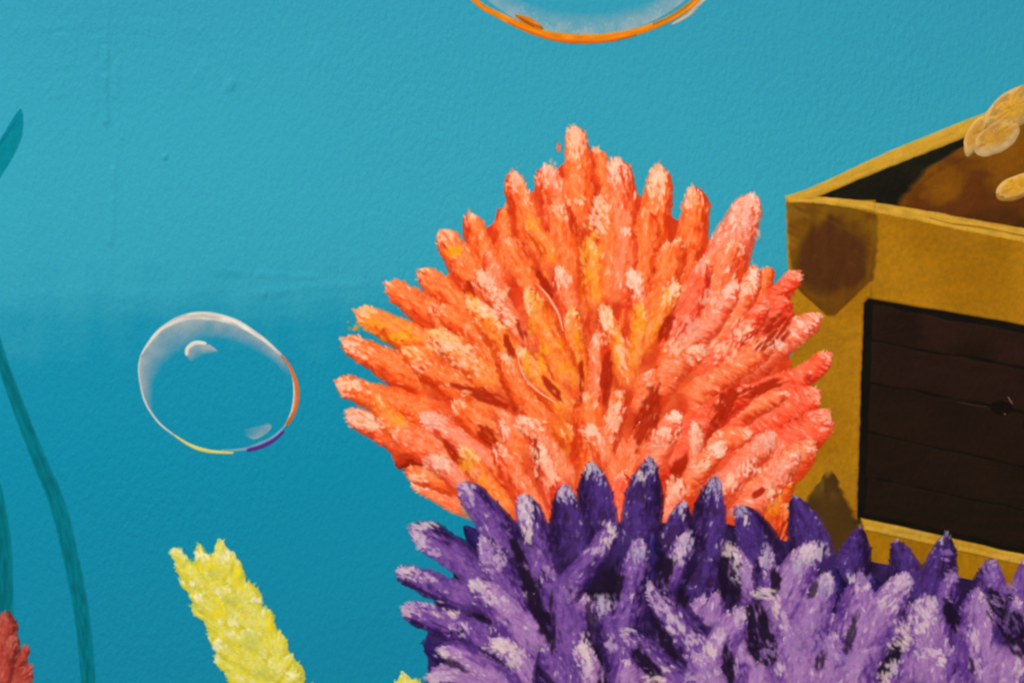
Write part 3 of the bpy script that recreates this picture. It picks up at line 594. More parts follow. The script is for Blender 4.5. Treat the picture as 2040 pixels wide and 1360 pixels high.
# (points tip->foot, tip width, foot width, palette, pale tip share, side of the light, brush-touch angle)
OF = [
 ([(1007, 411), (1000, 450), (1010, 570)], 18, 80, 'o', .15, 0, None),
 ([(934, 424), (948, 470), (985, 580)], 38, 74, 'o', .25, 0, None),
 ([(1018, 343), (1040, 420), (1085, 570)], 36, 92, 'o', .35, -1, None),
 ([(1085, 328), (1100, 400), (1125, 520)], 48, 84, 'p', .5, -1, None),
 ([(1186, 296), (1196, 350), (1200, 470)], 34, 60, 'o', .1, 0, None),
 ([(1143, 250), (1152, 320), (1165, 470)], 38, 96, 'o', .55, 1, None),
 ([(1222, 316), (1240, 380), (1240, 520)], 46, 90, 'p', .45, 1, None),
 ([(1312, 328), (1310, 400), (1285, 540)], 36, 104, 'o', .6, 1, None),
 ([(1380, 372), (1385, 430), (1350, 590)], 50, 88, 'o', .35, 1, None),
 ([(1505, 386), (1478, 440), (1450, 510), (1410, 640)], 48, 128, 'k', .6, 1, None),
 ([(1470, 480), (1440, 560), (1400, 650)], 60, 90, 'p', .3, 1, None),
 ([(1534, 530), (1522, 570), (1490, 650)], 24, 50, 'o', .1, 0, None),
 ([(1592, 540), (1550, 590), (1470, 680)], 32, 70, 'r', .3, 1, 1.1),
 ([(1562, 590), (1540, 660), (1480, 760)], 50, 90, 'r', .1, 1, 1.0),
 ([(876, 458), (905, 500), (980, 620)], 44, 84, 'o', .3, -1, None),
 ([(832, 538), (870, 570), (980, 680)], 40, 82, 'o', .2, 0, None),
 ([(768, 566), (815, 596), (950, 700)], 46, 84, 'o', .1, 0, None),
 ([(708, 620), (770, 650), (905, 720)], 40, 84, 'y', .25, -1, None),
 ([(680, 678), (735, 705), (890, 790)], 42, 90, 'o', .4, -1, None),
 ([(668, 758), (730, 785), (900, 850)], 40, 92, 'o', .3, -1, None),
 ([(688, 822), (750, 850), (930, 930)], 36, 104, 'p', .4, -1, None),
 ([(786, 926), (820, 915), (920, 930)], 24, 60, 'd', 0, 0, None),
 ([(817, 950), (870, 975), (960, 1010)], 32, 76, 'p', .5, 1, None),
 ([(1634, 628), (1570, 672), (1430, 770)], 42, 76, 'k', .4, 1, 1.2),
 ([(1656, 706), (1590, 756), (1440, 830)], 38, 84, 'r', .2, 1, 1.2),
 ([(1634, 780), (1560, 820), (1420, 890)], 56, 100, 'r', .15, 1, 1.2),
 ([(1652, 818), (1600, 870), (1430, 970)], 60, 124, 'r', .25, 1, 1.1),
 ([(1622, 880), (1560, 940), (1450, 1010)], 56, 90, 'p', .2, 1, 1.1),
 ([(1574, 950), (1530, 1000), (1470, 1040)], 44, 80, 'y', .3, 0, 1.1),
 ([(1562, 1000), (1562, 1060), (1566, 1130)], 46, 20, 'o', .1, 0, None),
 # inner branches, back to front
 ([(950, 540), (990, 600), (1060, 720)], 46, 80, 'p', .5, -1, None),
 ([(1015, 470), (1050, 540), (1100, 660)], 60, 84, 'o', .2, 1, None),
 ([(1110, 400), (1130, 480), (1140, 600)], 60, 84, 'o', .3, 1, None),
 ([(1190, 390), (1200, 450), (1210, 560)], 56, 80, 'o', .4, -1, None),
 ([(1290, 420), (1290, 490), (1270, 620)], 70, 80, 'o', .1, 0, None),
 ([(1330, 480), (1330, 550), (1300, 660)], 60, 76, 'o', .15, 0, None),
 ([(1250, 450), (1245, 530), (1235, 620)], 56, 70, 'p', .2, 0, None),
 ([(1400, 520), (1380, 600), (1320, 720)], 50, 76, 'r', .2, 1, None),
 ([(870, 610), (930, 660), (1030, 780)], 52, 84, 'o', .15, 0, None),
 ([(930, 590), (975, 650), (1060, 790)], 50, 80, 'y', .5, -1, None),
 ([(850, 660), (910, 700), (1010, 800)], 54, 84, 'y', .4, -1, None),
 ([(820, 720), (890, 760), (1010, 850)], 60, 84, 'o', .2, 0, None),
 ([(1508, 530), (1476, 610), (1390, 740)], 46, 74, 'p', .45, 1, .9),
 ([(1468, 560), (1420, 640), (1320, 740)], 44, 74, 'k', .4, 1, 1.2),
 ([(1530, 600), (1490, 650), (1380, 770)], 40, 74, 'r', .3, 1, .9),
 ([(1540, 680), (1470, 730), (1350, 820)], 56, 84, 'p', .25, 1, 1.1),
 ([(1500, 770), (1430, 820), (1320, 900)], 60, 84, 'r', .1, 1, 1.1),
 ([(1170, 476), (1172, 540), (1178, 640)], 52, 70, 'y', .4, -1, None),
 ([(1110, 528), (1125, 590), (1150, 700)], 48, 66, 'p', .45, -1, None),
 ([(1258, 540), (1268, 600), (1250, 720)], 42, 66, 'p', .6, -1, None),
 ([(1350, 560), (1325, 610), (1270, 720)], 36, 62, 'y', .5, 1, None),
 ([(1276, 600), (1270, 650), (1250, 760)], 36, 56, 'y', .5, -1, None),
 ([(1198, 610), (1222, 670), (1250, 790)], 34, 64, 'y', .6, -1, None),
 ([(1405, 690), (1340, 740), (1260, 850)], 60, 80, 'p', .4, 1, 1.1),
 ([(1140, 610), (1150, 690), (1170, 800)], 46, 62, 'y', .4, 1, None),
 ([(1190, 660), (1194, 730), (1180, 850)], 50, 64, 'p', .25, 0, None),
 ([(1048, 574), (1085, 640), (1150, 790)], 54, 76, 'y', .35, 1, None),
 ([(1032, 690), (1060, 745), (1160, 850)], 40, 84, 'y', .4, -1, None),
 ([(1000, 700), (1030, 780), (1110, 880)], 50, 80, 'o', .2, 0, None),
 ([(900, 800), (960, 850), (1070, 930)], 56, 80, 'o', .2, 0, None),
 ([(836, 824), (890, 860), (1000, 950)], 44, 76, 'k', .5, -1, None),
 ([(780, 860), (850, 900), (960, 970)], 60, 80, 'p', .1, 0, None),
 ([(855, 910), (900, 945), (990, 1030)], 50, 74, 'k', .45, 0, None),
 ([(918, 890), (950, 940), (1020, 1050)], 44, 76, 'y', .5, -1, None),
 ([(985, 886), (1025, 950), (1090, 1070)], 50, 84, 'p', .3, -1, None),
 ([(1030, 830), (1080, 880), (1150, 990)], 40, 84, 'p', .5, -1, .5),
 ([(996, 838), (1005, 862), (1020, 890)], 22, 26, 'k', .8, 0, None),
 ([(1070, 876), (1078, 920), (1130, 1060)], 44, 70, 'k', .5, -1, None),
 ([(1165, 780), (1170, 860), (1180, 980)], 64, 90, 'o', .25, 0, None),
 ([(1236, 800), (1215, 870), (1180, 960)], 44, 66, 'p', .5, 1, None),
 ([(1170, 846), (1200, 900), (1250, 1000)], 40, 76, 'p', .5, -1, None),
 ([(1300, 830), (1270, 900), (1230, 1010)], 54, 80, 'p', .25, 1, None),
 ([(1440, 800), (1400, 850), (1350, 920)], 44, 66, 'r', .2, 1, 1.1),
 ([(1352, 820), (1325, 870), (1290, 950)], 50, 74, 'k', .4, 1, 1.0),
 ([(1382, 840), (1392, 890), (1380, 970)], 34, 56, 'k', .5, 0, None),
 ([(1440, 880), (1400, 930), (1340, 1010)], 46, 76, 'p', .35, 1, 1.2),
 ([(1540, 860), (1490, 920), (1400, 1010)], 54, 90, 'k', .35, 1, 1.1),
 ([(1590, 900), (1540, 960), (1460, 1050)], 46, 84, 'k', .35, 1, 1.1),
 ([(1352, 950), (1345, 990), (1330, 1060)], 54, 50, 'k', .5, 0, None),
 ([(1110, 950), (1120, 1000), (1120, 1080)], 60, 70, 'r', .1, 0, None),
 ([(1240, 940), (1240, 990), (1240, 1060)], 70, 70, 'r', .2, 0, None),
 ([(1440, 970), (1420, 1010), (1400, 1080)], 60, 70, 'p', .3, 0, 1.1),
]
_r = random.Random(21); OM = []
for rr in (560, 470, 385, 300, 215, 140):       # smaller branches crowding the middle, outer rings first
    n_ = int(rr * 2.6 / 74)
    for q in range(n_):
        t = math.radians(-198 + 216 * (q + .5 + _r.uniform(-.35, .35)) / n_)
        ex = 400 if math.cos(t) > 0 else 470
        x = 1190 + rr / 620 * ex * 1.08 * math.cos(t) + _r.uniform(-14, 14); y = 985 + rr * 1.02 * math.sin(t) + _r.uniform(-14, 14)
        if y > 960 or y < 440 or rr == 560 and y > 800: continue
        dx, dy = 1185 - x, 1010 - y; d_ = math.hypot(dx, dy); dx /= d_; dy /= d_; L_ = _r.uniform(85, 135); ja = _r.gauss(0, .22); dx, dy = dx * math.cos(ja) - dy * math.sin(ja), dx * math.sin(ja) + dy * math.cos(ja)
        OM.append(([(x, y), (x + dx * L_ * .5 + dy * _r.uniform(-20, 20), y + dy * L_ * .5 - dx * _r.uniform(-20, 20)), (x + dx * L_, y + dy * L_)], _r.uniform(28, 42), _r.uniform(46, 60), _r.choice('oopprp' if x > 1300 else 'ooopyy'), _r.uniform(.15, .4), 0, None if x < 1260 else 1.0))
OF[30:] = [(p_, a_ * .8, b_ * .78, q_, h_, s_, t_) for p_, a_, b_, q_, h_, s_, t_ in OF[30:]]
OF[30:30] = OM
for k, (pts, a, b, pal, hl, sd, tk) in enumerate(OF):
    mb = MB(); finger(mb, pts, a, b, K[pal], hl, seed=k + 11, dens=1.0, tick=tk, side=sd, th=.75, fade=.3, rag=2.6, edge=.5, point=.7 if k < 30 else .9)
    mb.build('branch', M_coral, oc)
# shade between branches, painted over them in dark strokes
for p, w in (([(905, 764), (950, 778), (1012, 806)], 24), ([(955, 850), (972, 864), (986, 884)], 26), ([(1006, 664), (1014, 690), (1022, 716)], 14), ([(1212, 712), (1210, 750), (1204, 800)], 22), ([(1304, 786), (1282, 820), (1276, 880)], 40),
             ([(1462, 782), (1440, 800), (1424, 834)], 34), ([(1560, 640), (1548, 664), (1520, 690)], 42), ([(1336, 636), (1330, 656), (1318, 672)], 22), ([(1556, 760), (1520, 770), (1480, 786)], 22), ([(1520, 974), (1500, 988)], 12), ([(1362, 918), (1350, 936), (1338, 950)], 24),
             ([(1086, 756), (1100, 780), (1118, 796)], 14), ([(890, 884), (906, 900), (916, 922)], 16), ([(1066, 880), (1060, 920), (1070, 950)], 12), ([(1158, 700), (1150, 740), (1158, 790)], 10), ([(1050, 690), (1040, 664), (1034, 640)], 16), ([(930, 560), (946, 590)], 12), ([(1072, 540), (1090, 570), (1104, 600)], 16),
             ([(1560, 1050), (1548, 1070), (1540, 1090)], 30)):
    gap(oc, p, w, (180, 36, 8), .9)
# thin pale contour lines
for p in ([(1066, 562), (1092, 590), (1112, 624), (1122, 660)], [(1030, 704), (1040, 740), (1064, 772), (1112, 806)]  ):
    mb = MB(); line(mb, p, 2, 7, (262, 172, 136), .15, 2, .2, 4, step=2.5, edge=.9); mb.build('contour_line', M_coral, oc)
# free touches of pale, yellow and pink, each a few drags of a dry brush
_ns = [0]
def highlight(parent, x, y, rx, ry, n, cols, a, k=1.0):
    _ns[0] += 1; mb = MB(); c = cols[_ns[0] % len(cols)]
    brush(mb, x, y, rx * .9 + 2, ry * .9 + 2, c, a, cover=min(.52, .31 + .19 * n * 40 / (rx * ry + 160)) * k, strength=.76, seed=_ns[0])
    for _ in range(max(1, n // 7)):
        q = rng.normal(0, .4, 2)
        mb.dab(x + q[0] * rx, y + q[1] * ry, a + rng.normal(0, .2), rng.uniform(9, 17), rng.uniform(4, 7), cols[int(rng.integers(len(cols)))], rng.uniform(.4, .9), .2, put=True)
    mb.build('highlight', M_coral, parent)
PALE = [(268, 216, 182), (268, 198, 160), (270, 224, 198)]; YEL = [(252, 176, 26), (255, 160, 40)]; PNK = [(255, 170, 146), (255, 186, 160)]
for x, y, rx, ry, n, c, a in ((967, 562, 18, 22, 26, PALE, .9), (985, 620, 40, 14, 34, PALE, .4), (1010, 640, 20, 12, 14, PALE, .5), (1000, 585, 16, 14, 12, PALE, .8), (735, 650, 44, 14, 26, YEL, .5), (790, 672, 30, 12, 16, YEL, .5), (1060, 648, 10, 40, 16, YEL, 1.2), (1078, 700, 14, 26, 16, YEL, 1.2),
    (1052, 728, 10, 30, 20, YEL, 1.1), (1060, 600, 8, 24, 10, YEL, 1.3), (1178, 500, 22, 60, 34, YEL, 1.5), (900, 690, 50, 24, 30, PALE, .6), (930, 730, 40, 30, 24, PALE, .7), (1262, 560, 18, 26, 30, PALE, 1.3), (1150, 400, 20, 10, 10, PALE, .8), (1145, 300, 10, 40, 24, PALE, 1.5), (1224, 330, 14, 18, 20, PALE, 1.2), (1312, 358, 14, 36, 30, PALE, 1.2),
    (1372, 395, 12, 20, 16, PALE, 1.2), (1490, 440, 26, 46, 40, PNK, 1.0), (1206, 640, 12, 36, 26, PALE, 1.2), (1240, 700, 16, 40, 22, PALE, 1.2), (1420, 600, 40, 30, 30, PNK, 1.9), (1370, 650, 36, 26, 30, PNK, 1.9), (1345, 690, 26, 18, 18, PALE, 1.9), (1500, 560, 10, 36, 18, PALE, 1.2), (1480, 660, 30, 26, 22, PALE, 2.2), (1440, 700, 40, 26, 22, PALE, 2.2), (1550, 685, 14, 10, 10, PALE, 1.4),
    (1180, 856, 26, 10, 16, PALE, .4), (1222, 840, 18, 36, 26, PALE, 1.7), (1060, 846, 34, 14, 24, PALE, .5), (1004, 856, 10, 20, 10, PALE, 1.3), (866, 838, 30, 16, 26, PNK, .6), (868, 920, 30, 18, 22, PNK, .5), (836, 952, 20, 12, 16, PALE, .3), (930, 920, 18, 24, 18, YEL, 1.1), (945, 945, 14, 14, 10, PNK, 1), (1074, 910, 14, 34, 22, PALE, 1.4), (1100, 940, 12, 30, 12, PALE, 1.3),
    (1346, 828, 12, 10, 10, PALE, .8), (1330, 868, 26, 20, 18, PALE, 1.9), (1384, 880, 8, 40, 22, PALE, 1.4), (1430, 896, 22, 14, 16, PALE, 1.9), (1396, 924, 20, 10, 12, PALE, 2.2), (1530, 880, 30, 20, 20, PNK, 1.9), (1495, 928, 24, 20, 18, PALE, 1.6), (1462, 960, 20, 20, 16, PALE, 1.6), (1346, 966, 22, 22, 30, PALE, 1.2), (1555, 930, 26, 36, 28, PNK, 1.8), (1540, 985, 16, 20, 14, PALE, 1.6),
    (700, 690, 16, 12, 14, PALE, .8), (706, 768, 18, 10, 14, PALE, .8), (745, 845, 26, 16, 20, PALE, .5), (724, 622, 12, 8, 8, PALE, .5), (1100, 345, 10, 30, 18, PNK, 1.4), (1030, 365, 12, 30, 16, PNK, 1.2), (905, 500, 18, 14, 14, YEL, .8), (1060, 440, 14, 20, 10, YEL, 1.2), (1190, 440, 22, 30, 22, PALE, .9), (1270, 640, 14, 30, 18, YEL, 1.4), (1340, 580, 12, 26, 18, PALE, 2.0), (1545, 1010, 20, 16, 14, [(255, 140, 30)], 1.2)):
    highlight(oc, x, y, rx, ry, n, c, a)
mb = MB(); finger(mb, [(1111, 285), (1114, 293), (1112, 303)], 8, 5, K['o'], 0, seed=5, dens=0, th=.3, fade=.1, step=1.5, rag=1.5); mb.build('speck', M_coral, oc)

# ------------------------------------------------------------------ purple coral
V = dict(
 d=((38, 18, 56), (64, 36, 104), (90, 56, 140), (208, 194, 212), (52, 26, 56)),      # dark violet
 m=((44, 22, 74), (98, 56, 142), (138, 90, 170), (222, 192, 212), None),            # violet
 l=((92, 50, 136), (152, 100, 172), (184, 136, 196), (230, 200, 214), None),         # lilac
 n=((24, 15, 54), (44, 27, 92), (62, 40, 118), (84, 60, 130), None),                # navy
 b=((18, 11, 22), (26, 15, 32), (34, 21, 46), (44, 30, 66), None))                  # nearly black
pc = thing('purple_coral', 'broad purple coral with lilac tips along the bottom of the mural', 'coral', 1450, 1450)
def pbase(PX, PY):
    n = noise(PX / 40, PY / 40, 3); n2 = noise(PX / 8, PY / 8, 4)
    c = lerp(np.ones(PX.shape + (3,)) * (34, 20, 48), (60, 38, 98), sstep(.4, .75, n))
    return c * (1 + .2 * (n2[..., None] - .5))
mb = MB()
rows(mb, [(1040, 1010, 1440), (1075, 960, 1560), (1110, 930, 1690), (1150, 900, 1920), (1180, 880, 2060), (1220, 860, 2160), (1280, 850, 2160), (1360, 850, 2160), (1460, 860, 2160)], pbase, .8, rag=5, edge=.4)
mb.build('body', M_coral, pc)
PF = [
 ([(924, 1046), (950, 1076), (990, 1120)], 34, 50, 'n', 0, 0),
 ([(1178, 918), (1184, 980), (1200, 1110)], 63, 99, 'd', .3, -1),
 ([(1122, 964), (1128, 1020), (1140, 1150)], 66, 86, 'd', .3, -1),
 ([(1296, 912), (1284, 980), (1270, 1120)], 66, 95, 'd', .3, 1),
 ([(1040, 984), (1062, 1050), (1096, 1200)], 52, 92, 'm', .5, 1),
 ([(915, 962), (960, 1010), (1050, 1130)], 44, 92, 'm', .25, 1),
 ([(1362, 1000), (1352, 1050), (1330, 1150)], 63, 82, 'd', .3, 0),
 ([(1424, 950), (1414, 1010), (1400, 1150)], 60, 82, 'd', .3, -1),
 ([(1468, 1006), (1496, 1050), (1540, 1160)], 81, 99, 'd', .25, 1),
 ([(1580, 986), (1600, 1040), (1630, 1140)], 69, 95, 'd', .08, 0),
 ([(1714, 1048), (1706, 1090), (1690, 1170)], 66, 77, 'd', .08, 0),
 ([(1782, 1074), (1798, 1120), (1820, 1220)], 69, 90, 'd', .05, 0),
 ([(1886, 1062), (1876, 1120), (1850, 1220)], 54, 95, 'd', .15, 1),
 ([(1975, 1110), (1970, 1160), (1950, 1230)], 46, 84, 'm', .3, -1),
 ([(2052, 1105), (2046, 1160), (2030, 1260)], 50, 80, 'm', .2, 0),
 ([(814, 1050), (870, 1078), (1000, 1170)], 58, 76, 'm', .3, 1),
 ([(786, 1136), (850, 1160), (980, 1220)], 42, 72, 'm', .3, -1),
 ([(798, 1210), (880, 1240), (1060, 1310)], 44, 84, 'm', .25, -1),
 ([(842, 1280), (880, 1304), (960, 1340)], 38, 50, 'n', 0, 0),
 ([(1660, 1130), (1660, 1180), (1650, 1260)], 70, 80, 'n', 0, 0),
 ([(1740, 1150), (1740, 1200), (1730, 1280)], 70, 80, 'n', 0, 0),
 # inner branches, back to front
 ([(1300, 1060), (1290, 1130), (1270, 1240)], 60, 76, 'n', .1, 0),
 ([(1415, 1110), (1410, 1160), (1390, 1240)], 99, 75, 'd', .05, 0),
 ([(960, 1068), (1000, 1140), (1110, 1340)], 48, 124, 'm', .35, 1),
 ([(1085, 1130), (1110, 1220), (1140, 1370)], 64, 100, 'm', .2, -1),
 ([(936, 1158), (985, 1200), (1100, 1330)], 46, 92, 'l', .35, -1),
 ([(1224, 1042), (1190, 1100), (1110, 1200)], 34, 66, 'm', .35, 1),
 ([(872, 1288), (930, 1310), (1050, 1390)], 40, 70, 'l', .2, 1),
 ([(976, 1272), (1020, 1310), (1100, 1420)], 46, 90, 'l', .5, -1),
 ([(1196, 1186), (1212, 1240), (1250, 1370)], 46, 84, 'm', .4, -1),
 ([(848, 1352), (910, 1350), (1020, 1420)], 44, 80, 'l', .4, -1),
 ([(1372, 1056), (1350, 1120), (1310, 1220)], 44, 64, 'm', .5, 1),
 ([(1274, 1072), (1268, 1130), (1240, 1290)], 44, 96, 'm', .35, 0),
 ([(1153, 1280), (1170, 1330), (1190, 1420)], 46, 66, 'l', .6, -1),
 ([(1290, 1160), (1350, 1230), (1440, 1330)], 52, 78, 'm', .3, 1),
 ([(1240, 1250), (1310, 1310), (1420, 1400)], 54, 84, 'm', .25, 1),
 ([(1440, 1082), (1475, 1140), (1540, 1260), (1580, 1360)], 44, 96, 'l', .3, -1),
 ([(1530, 1092), (1526, 1140), (1560, 1260)], 40, 84, 'm', .5, 0),
 ([(1620, 1082), (1590, 1140), (1540, 1260)], 66, 96, 'l', .4, 1),
 ([(1652, 1142), (1630, 1200), (1590, 1320)], 48, 90, 'l', .35, 0),
 ([(1486, 1206), (1450, 1260), (1400, 1360)], 46, 84, 'l', .3, 1),
 ([(1810, 1140), (1770, 1200), (1710, 1320)], 46, 90, 'l', .4, 1),
 ([(1712, 1144), (1704, 1210), (1660, 1350)], 56, 100, 'l', .25, -1),
 ([(1900, 1140), (1890, 1180), (1880, 1230)], 44, 50, 'm', .3, 0),
 ([(1944, 1172), (1946, 1240), (1960, 1400)], 66, 120, 'l', .15, -1),
 ([(2012, 1206), (2010, 1250), (2000, 1300)], 81, 64, 'd', .3, 0),
 ([(1840, 1184), (1830, 1260), (1830, 1400)], 76, 124, 'l', .3, -1),
 ([(2060, 1270), (2030, 1320), (2010, 1420)], 60, 100, 'l', .2, 0),
 ([(1780, 1314), (1760, 1350), (1740, 1420)], 54, 80, 'l', .5, 0),
 ([(1560, 1240), (1570, 1310), (1580, 1420)], 84, 120, 'l', .12, 0),
 ([(1660, 1260), (1660, 1320), (1650, 1420)], 96, 130, 'l', .12, 0),
 ([(1720, 1290), (1710, 1340), (1700, 1420)], 76, 100, 'l', .1, 0),
 ([(1490, 1310), (1500, 1350), (1500, 1420)], 80, 90, 'l', .2, 0),
 ([(1380, 1300), (1400, 1340), (1440, 1420)], 60, 90, 'l', .25, 0),
 ([(1290, 1340), (1310, 1370), (1340, 1420)], 60, 80, 'l', .35, 0),
 ([(1080, 1290), (1100, 1340), (1120, 1420)], 70, 100, 'm', .1, 0),
 ([(1250, 1310), (1240, 1360), (1250, 1420)], 60, 80, 'l', .2, 0),
]
_r = random.Random(8); PM = []
for q in range(78):                               # smaller branches crowding the lower part
    x = 860 + (q % 26 + _r.uniform(0, 1)) * 46; y = 1195 + (q // 26) * 56 + _r.uniform(-24, 24)
    if x < 1120 and y < 1150 + (1120 - x) * .3: continue
    t = math.radians(np.interp(x, [850, 1150, 1450, 2040], [215, 245, 275, 285]) + _r.gauss(0, 16)); L_ = _r.uniform(80, 130)
    dx, dy = math.cos(t), math.sin(t)
    PM.append(([(x, y), (x - dx * L_ * .5 + dy * _r.uniform(-9, 9), y - dy * L_ * .5), (x - dx * L_, y - dy * L_)], _r.uniform(26, 38), _r.uniform(44, 60), _r.choice('mmml' if x < 1420 else 'mlll'), _r.uniform(.15, .45), 0))
PF[24:24] = PM
for k, (pts, a, b, pal, hl, sd) in enumerate(PF):
    mb = MB(); finger(mb, pts, a, b, V[pal], hl, seed=k + 31, dens=.25 if pal in 'dn' else .8, side=sd, th=.75, fade=.3, rag=1.4 if pal in 'dn' else 2.2, edge=.45, point=1.5 if pal in 'dn' else 1.0, crease_shade=.7 if pal != 'l' else .35, fleck=.05 if pal in 'dn' else .2)
    mb.build('branch', M_coral, pc)
mb = MB()
for p, w in (([(1040, 1130), (1062, 1180), (1096, 1270)], 30), ([(1100, 1180), (1094, 1240), (1100, 1290)], 14), ([(1172, 1196), (1170, 1236), (1182, 1276)], 18), ([(1500, 1216), (1498, 1250), (1524, 1312)], 52), ([(1304, 1238), (1318, 1266), (1344, 1302)], 26), ([(1272, 1296), (1290, 1314), (1304, 1344)], 38), ([(1446, 1296), (1452, 1320), (1458, 1356)], 26), ([(1450, 1112), (1462, 1150), (1456, 1200)], 46), ([(1358, 1180), (1366, 1194), (1356, 1206)], 26),
             ([(1788, 1278), (1770, 1306), (1758, 1340)], 34), ([(1886, 1196), (1894, 1220), (1902, 1252)], 28), ([(1982, 1206), (2010, 1240), (2036, 1290)], 46), ([(1704, 1226), (1694, 1260), (1686, 1294)], 18), ([(1636, 1300), (1640, 1318), (1630, 1330)], 20), ([(1330, 1100), (1318, 1130), (1316, 1160)], 34), ([(1230, 1130), (1222, 1170), (1220, 1200)], 30), ([(880, 1312), (910, 1326), (930, 1334)], 14), ([(960, 1292), (990, 1310), (1010, 1326)], 16), ([(940, 1220), (960, 1232), (976, 1238)], 14), ([(1070, 1330), (1090, 1350), (1110, 1370)], 14), ([(1200, 1340), (1206, 1360), (1204, 1380)], 24), ([(1624, 1160), (1614, 1172), (1610, 1184)], 20), ([(1800, 1206), (1796, 1220), (1790, 1236)], 14), ([(1020, 1080), (1034, 1100), (1046, 1120)], 22), ([(1545, 1140), (1546, 1160), (1540, 1176)], 24),
             ([(1972, 1172), (1976, 1190), (2000, 1214)], 22), ([(1450, 1060), (1446, 1080), (1440, 1110)], 16), ([(1932, 1310), (1936, 1330), (1940, 1346)], 14)):
    gap(pc, p, w * .95, (30, 17, 40), .92 if w > 20 else .7)  # painted shade between the purple branches
LP = [(222, 192, 212), (206, 172, 204), (226, 204, 210)]; LG = [(186, 170, 196), (170, 150, 186)]; LL = [(164, 124, 188), (150, 110, 178)]; CR = [(236, 212, 206), (232, 204, 200)]
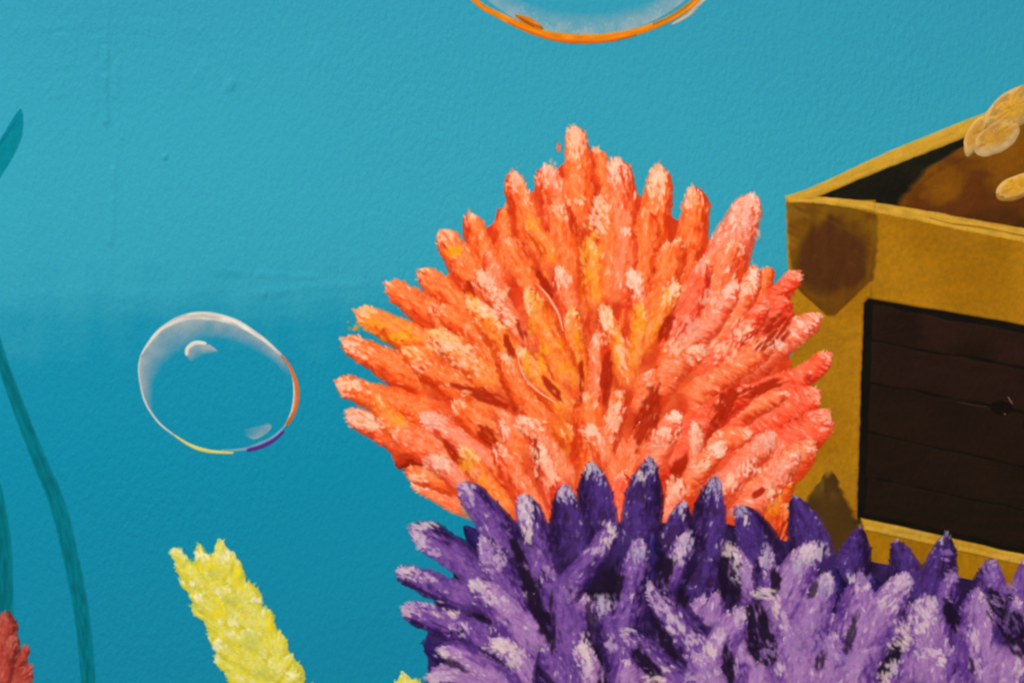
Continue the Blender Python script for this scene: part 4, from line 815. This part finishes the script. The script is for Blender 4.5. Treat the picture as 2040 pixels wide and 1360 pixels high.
for x, y, rx, ry, n, c, a in ((936, 984, 10, 24, 18, LP, 1.0), (1044, 1020, 12, 30, 34, LP, 1.4), (1050, 1058, 12, 24, 30, CR, 1.4), (1122, 984, 14, 18, 22, LP, 1.1), (1172, 938, 10, 18, 18, LP, 1.5), (1192, 946, 8, 16, 12, LP, 1.4), (1280, 946, 9, 20, 18, CR, 1.5), (1298, 928, 8, 16, 12, LG, 1.7), (1358, 1018, 14, 18, 20, LP, 1.7), (1424, 962, 12, 18, 18, LG, 1.6), (1408, 980, 8, 14, 8, LG, 1.6), (1470, 1020, 18, 12, 16, LG, 1.2), (1486, 1032, 8, 16, 14, CR, 1.5),
    (850, 1046, 30, 8, 18, LP, .6), (840, 1076, 16, 20, 18, LP, .7), (868, 1100, 14, 12, 12, LP, .4), (812, 1138, 20, 12, 18, LP, .5), (848, 1150, 24, 10, 18, LP, .7), (840, 1210, 26, 10, 18, LP, .6), (890, 1222, 30, 10, 24, CR, .8), (976, 1100, 22, 30, 30, LL, 1.0), (990, 1112, 16, 20, 16, LP, 1.0), (945, 1166, 14, 16, 20, LP, .9), (985, 1196, 30, 20, 26, LP, .9), (1000, 1290, 34, 16, 40, CR, .6), (1024, 1316, 20, 18, 24, LP, 1.0), (890, 1304, 30, 6, 22, CR, .4), (880, 1348, 30, 10, 28, LP, .2),
    (1216, 1056, 10, 24, 18, CR, 1.7), (1206, 1080, 10, 12, 10, CR, 1.6), (1190, 1096, 16, 12, 12, LP, 2.2), (1130, 1180, 20, 20, 18, LL, 1.4), (1200, 1206, 18, 24, 24, LG, 1.1), (1216, 1280, 14, 22, 20, LP, 1.2), (1164, 1300, 14, 40, 44, CR, 1.3), (1170, 1340, 16, 26, 24, LP, 1.3), (1270, 1100, 16, 36, 32, LG, 1.4), (1376, 1074, 12, 26, 26, LG, 1.6), (1356, 1104, 20, 22, 30, LP, 1.5), (1320, 1200, 20, 24, 18, LP, .9), (1345, 1240, 22, 24, 18, LP, 1.0), (1380, 1276, 24, 20, 20, LP, 1.0), (1452, 1096, 14, 16, 22, CR, 1.1), (1466, 1130, 14, 30, 24, LP, 1.2), (1480, 1150, 14, 30, 14, LL, 1.1), (1526, 1104, 10, 30, 28, LG, 1.5), (1524, 1180, 20, 12, 22, CR, .2), (1546, 1206, 8, 24, 18, CR, 1.2), (1562, 1230, 8, 20, 14, LP, 1.3),
    (1620, 1100, 28, 24, 40, LP, 1.6), (1594, 1126, 22, 20, 22, LG, 1.8), (1646, 1166, 18, 28, 32, LG, 1.6), (1412, 1296, 14, 20, 20, CR, 1.3), (1432, 1270, 10, 22, 12, LP, 1.6), (1476, 1230, 14, 24, 18, LP, 1.8), (1554, 1330, 10, 16, 14, LP, 1.4), (1330, 1328, 14, 8, 10, CR, .6), (1380, 1350, 20, 12, 16, LP, .6), (1300, 1352, 24, 8, 18, CR, .2), (1400, 1330, 30, 20, 20, LL, 1), (1796, 1168, 20, 26, 34, LP, 2.0), (1766, 1200, 22, 22, 26, LP, 2.2), (1752, 1230, 10, 24, 14, LL, 2.0), (1716, 1152, 20, 18, 24, LL, 1.4), (1694, 1150, 8, 14, 8, LP, 1.4), (1886, 1100, 10, 10, 10, LL, .3), (1886, 1120, 8, 10, 6, LL, .3), (1896, 1146, 16, 16, 14, LL, .6), (1894, 1192, 14, 8, 10, LL, .4),
    (1968, 1136, 20, 20, 26, LL, 1.2), (1980, 1196, 20, 12, 18, LL, .8), (2014, 1172, 14, 12, 14, LL, .8), (2010, 1230, 26, 30, 26, [(120, 88, 148), (104, 74, 136)], 1.2), (1826, 1206, 10, 20, 18, LP, 1.6), (1856, 1200, 12, 14, 16, LP, 1.2), (1796, 1250, 22, 20, 36, CR, 1.2), (1800, 1280, 30, 14, 30, CR, .7), (1850, 1300, 30, 10, 20, LP, .5), (1870, 1316, 14, 10, 12, CR, .5), (1836, 1240, 30, 30, 24, LP, 1.3), (1940, 1270, 12, 30, 16, LP, 1.4), (1948, 1330, 10, 26, 14, LP, 1.4), (1778, 1330, 20, 18, 30, LP, 1.6), (1756, 1350, 16, 14, 16, CR, 1.4), (1940, 1210, 24, 24, 16, LL, 1.3), (1630, 1280, 40, 30, 26, LL, 1.3), (1690, 1310, 40, 20, 26, LL, 1), (1580, 1270, 30, 30, 22, LL, 1.2), (2030, 1340, 12, 24, 14, LP, 1.6), (1630, 1240, 24, 24, 16, LL, 1.5), (1540, 1300, 30, 24, 20, LL, 1.2)):
    highlight(pc, x, y, rx, ry, n, c, a)
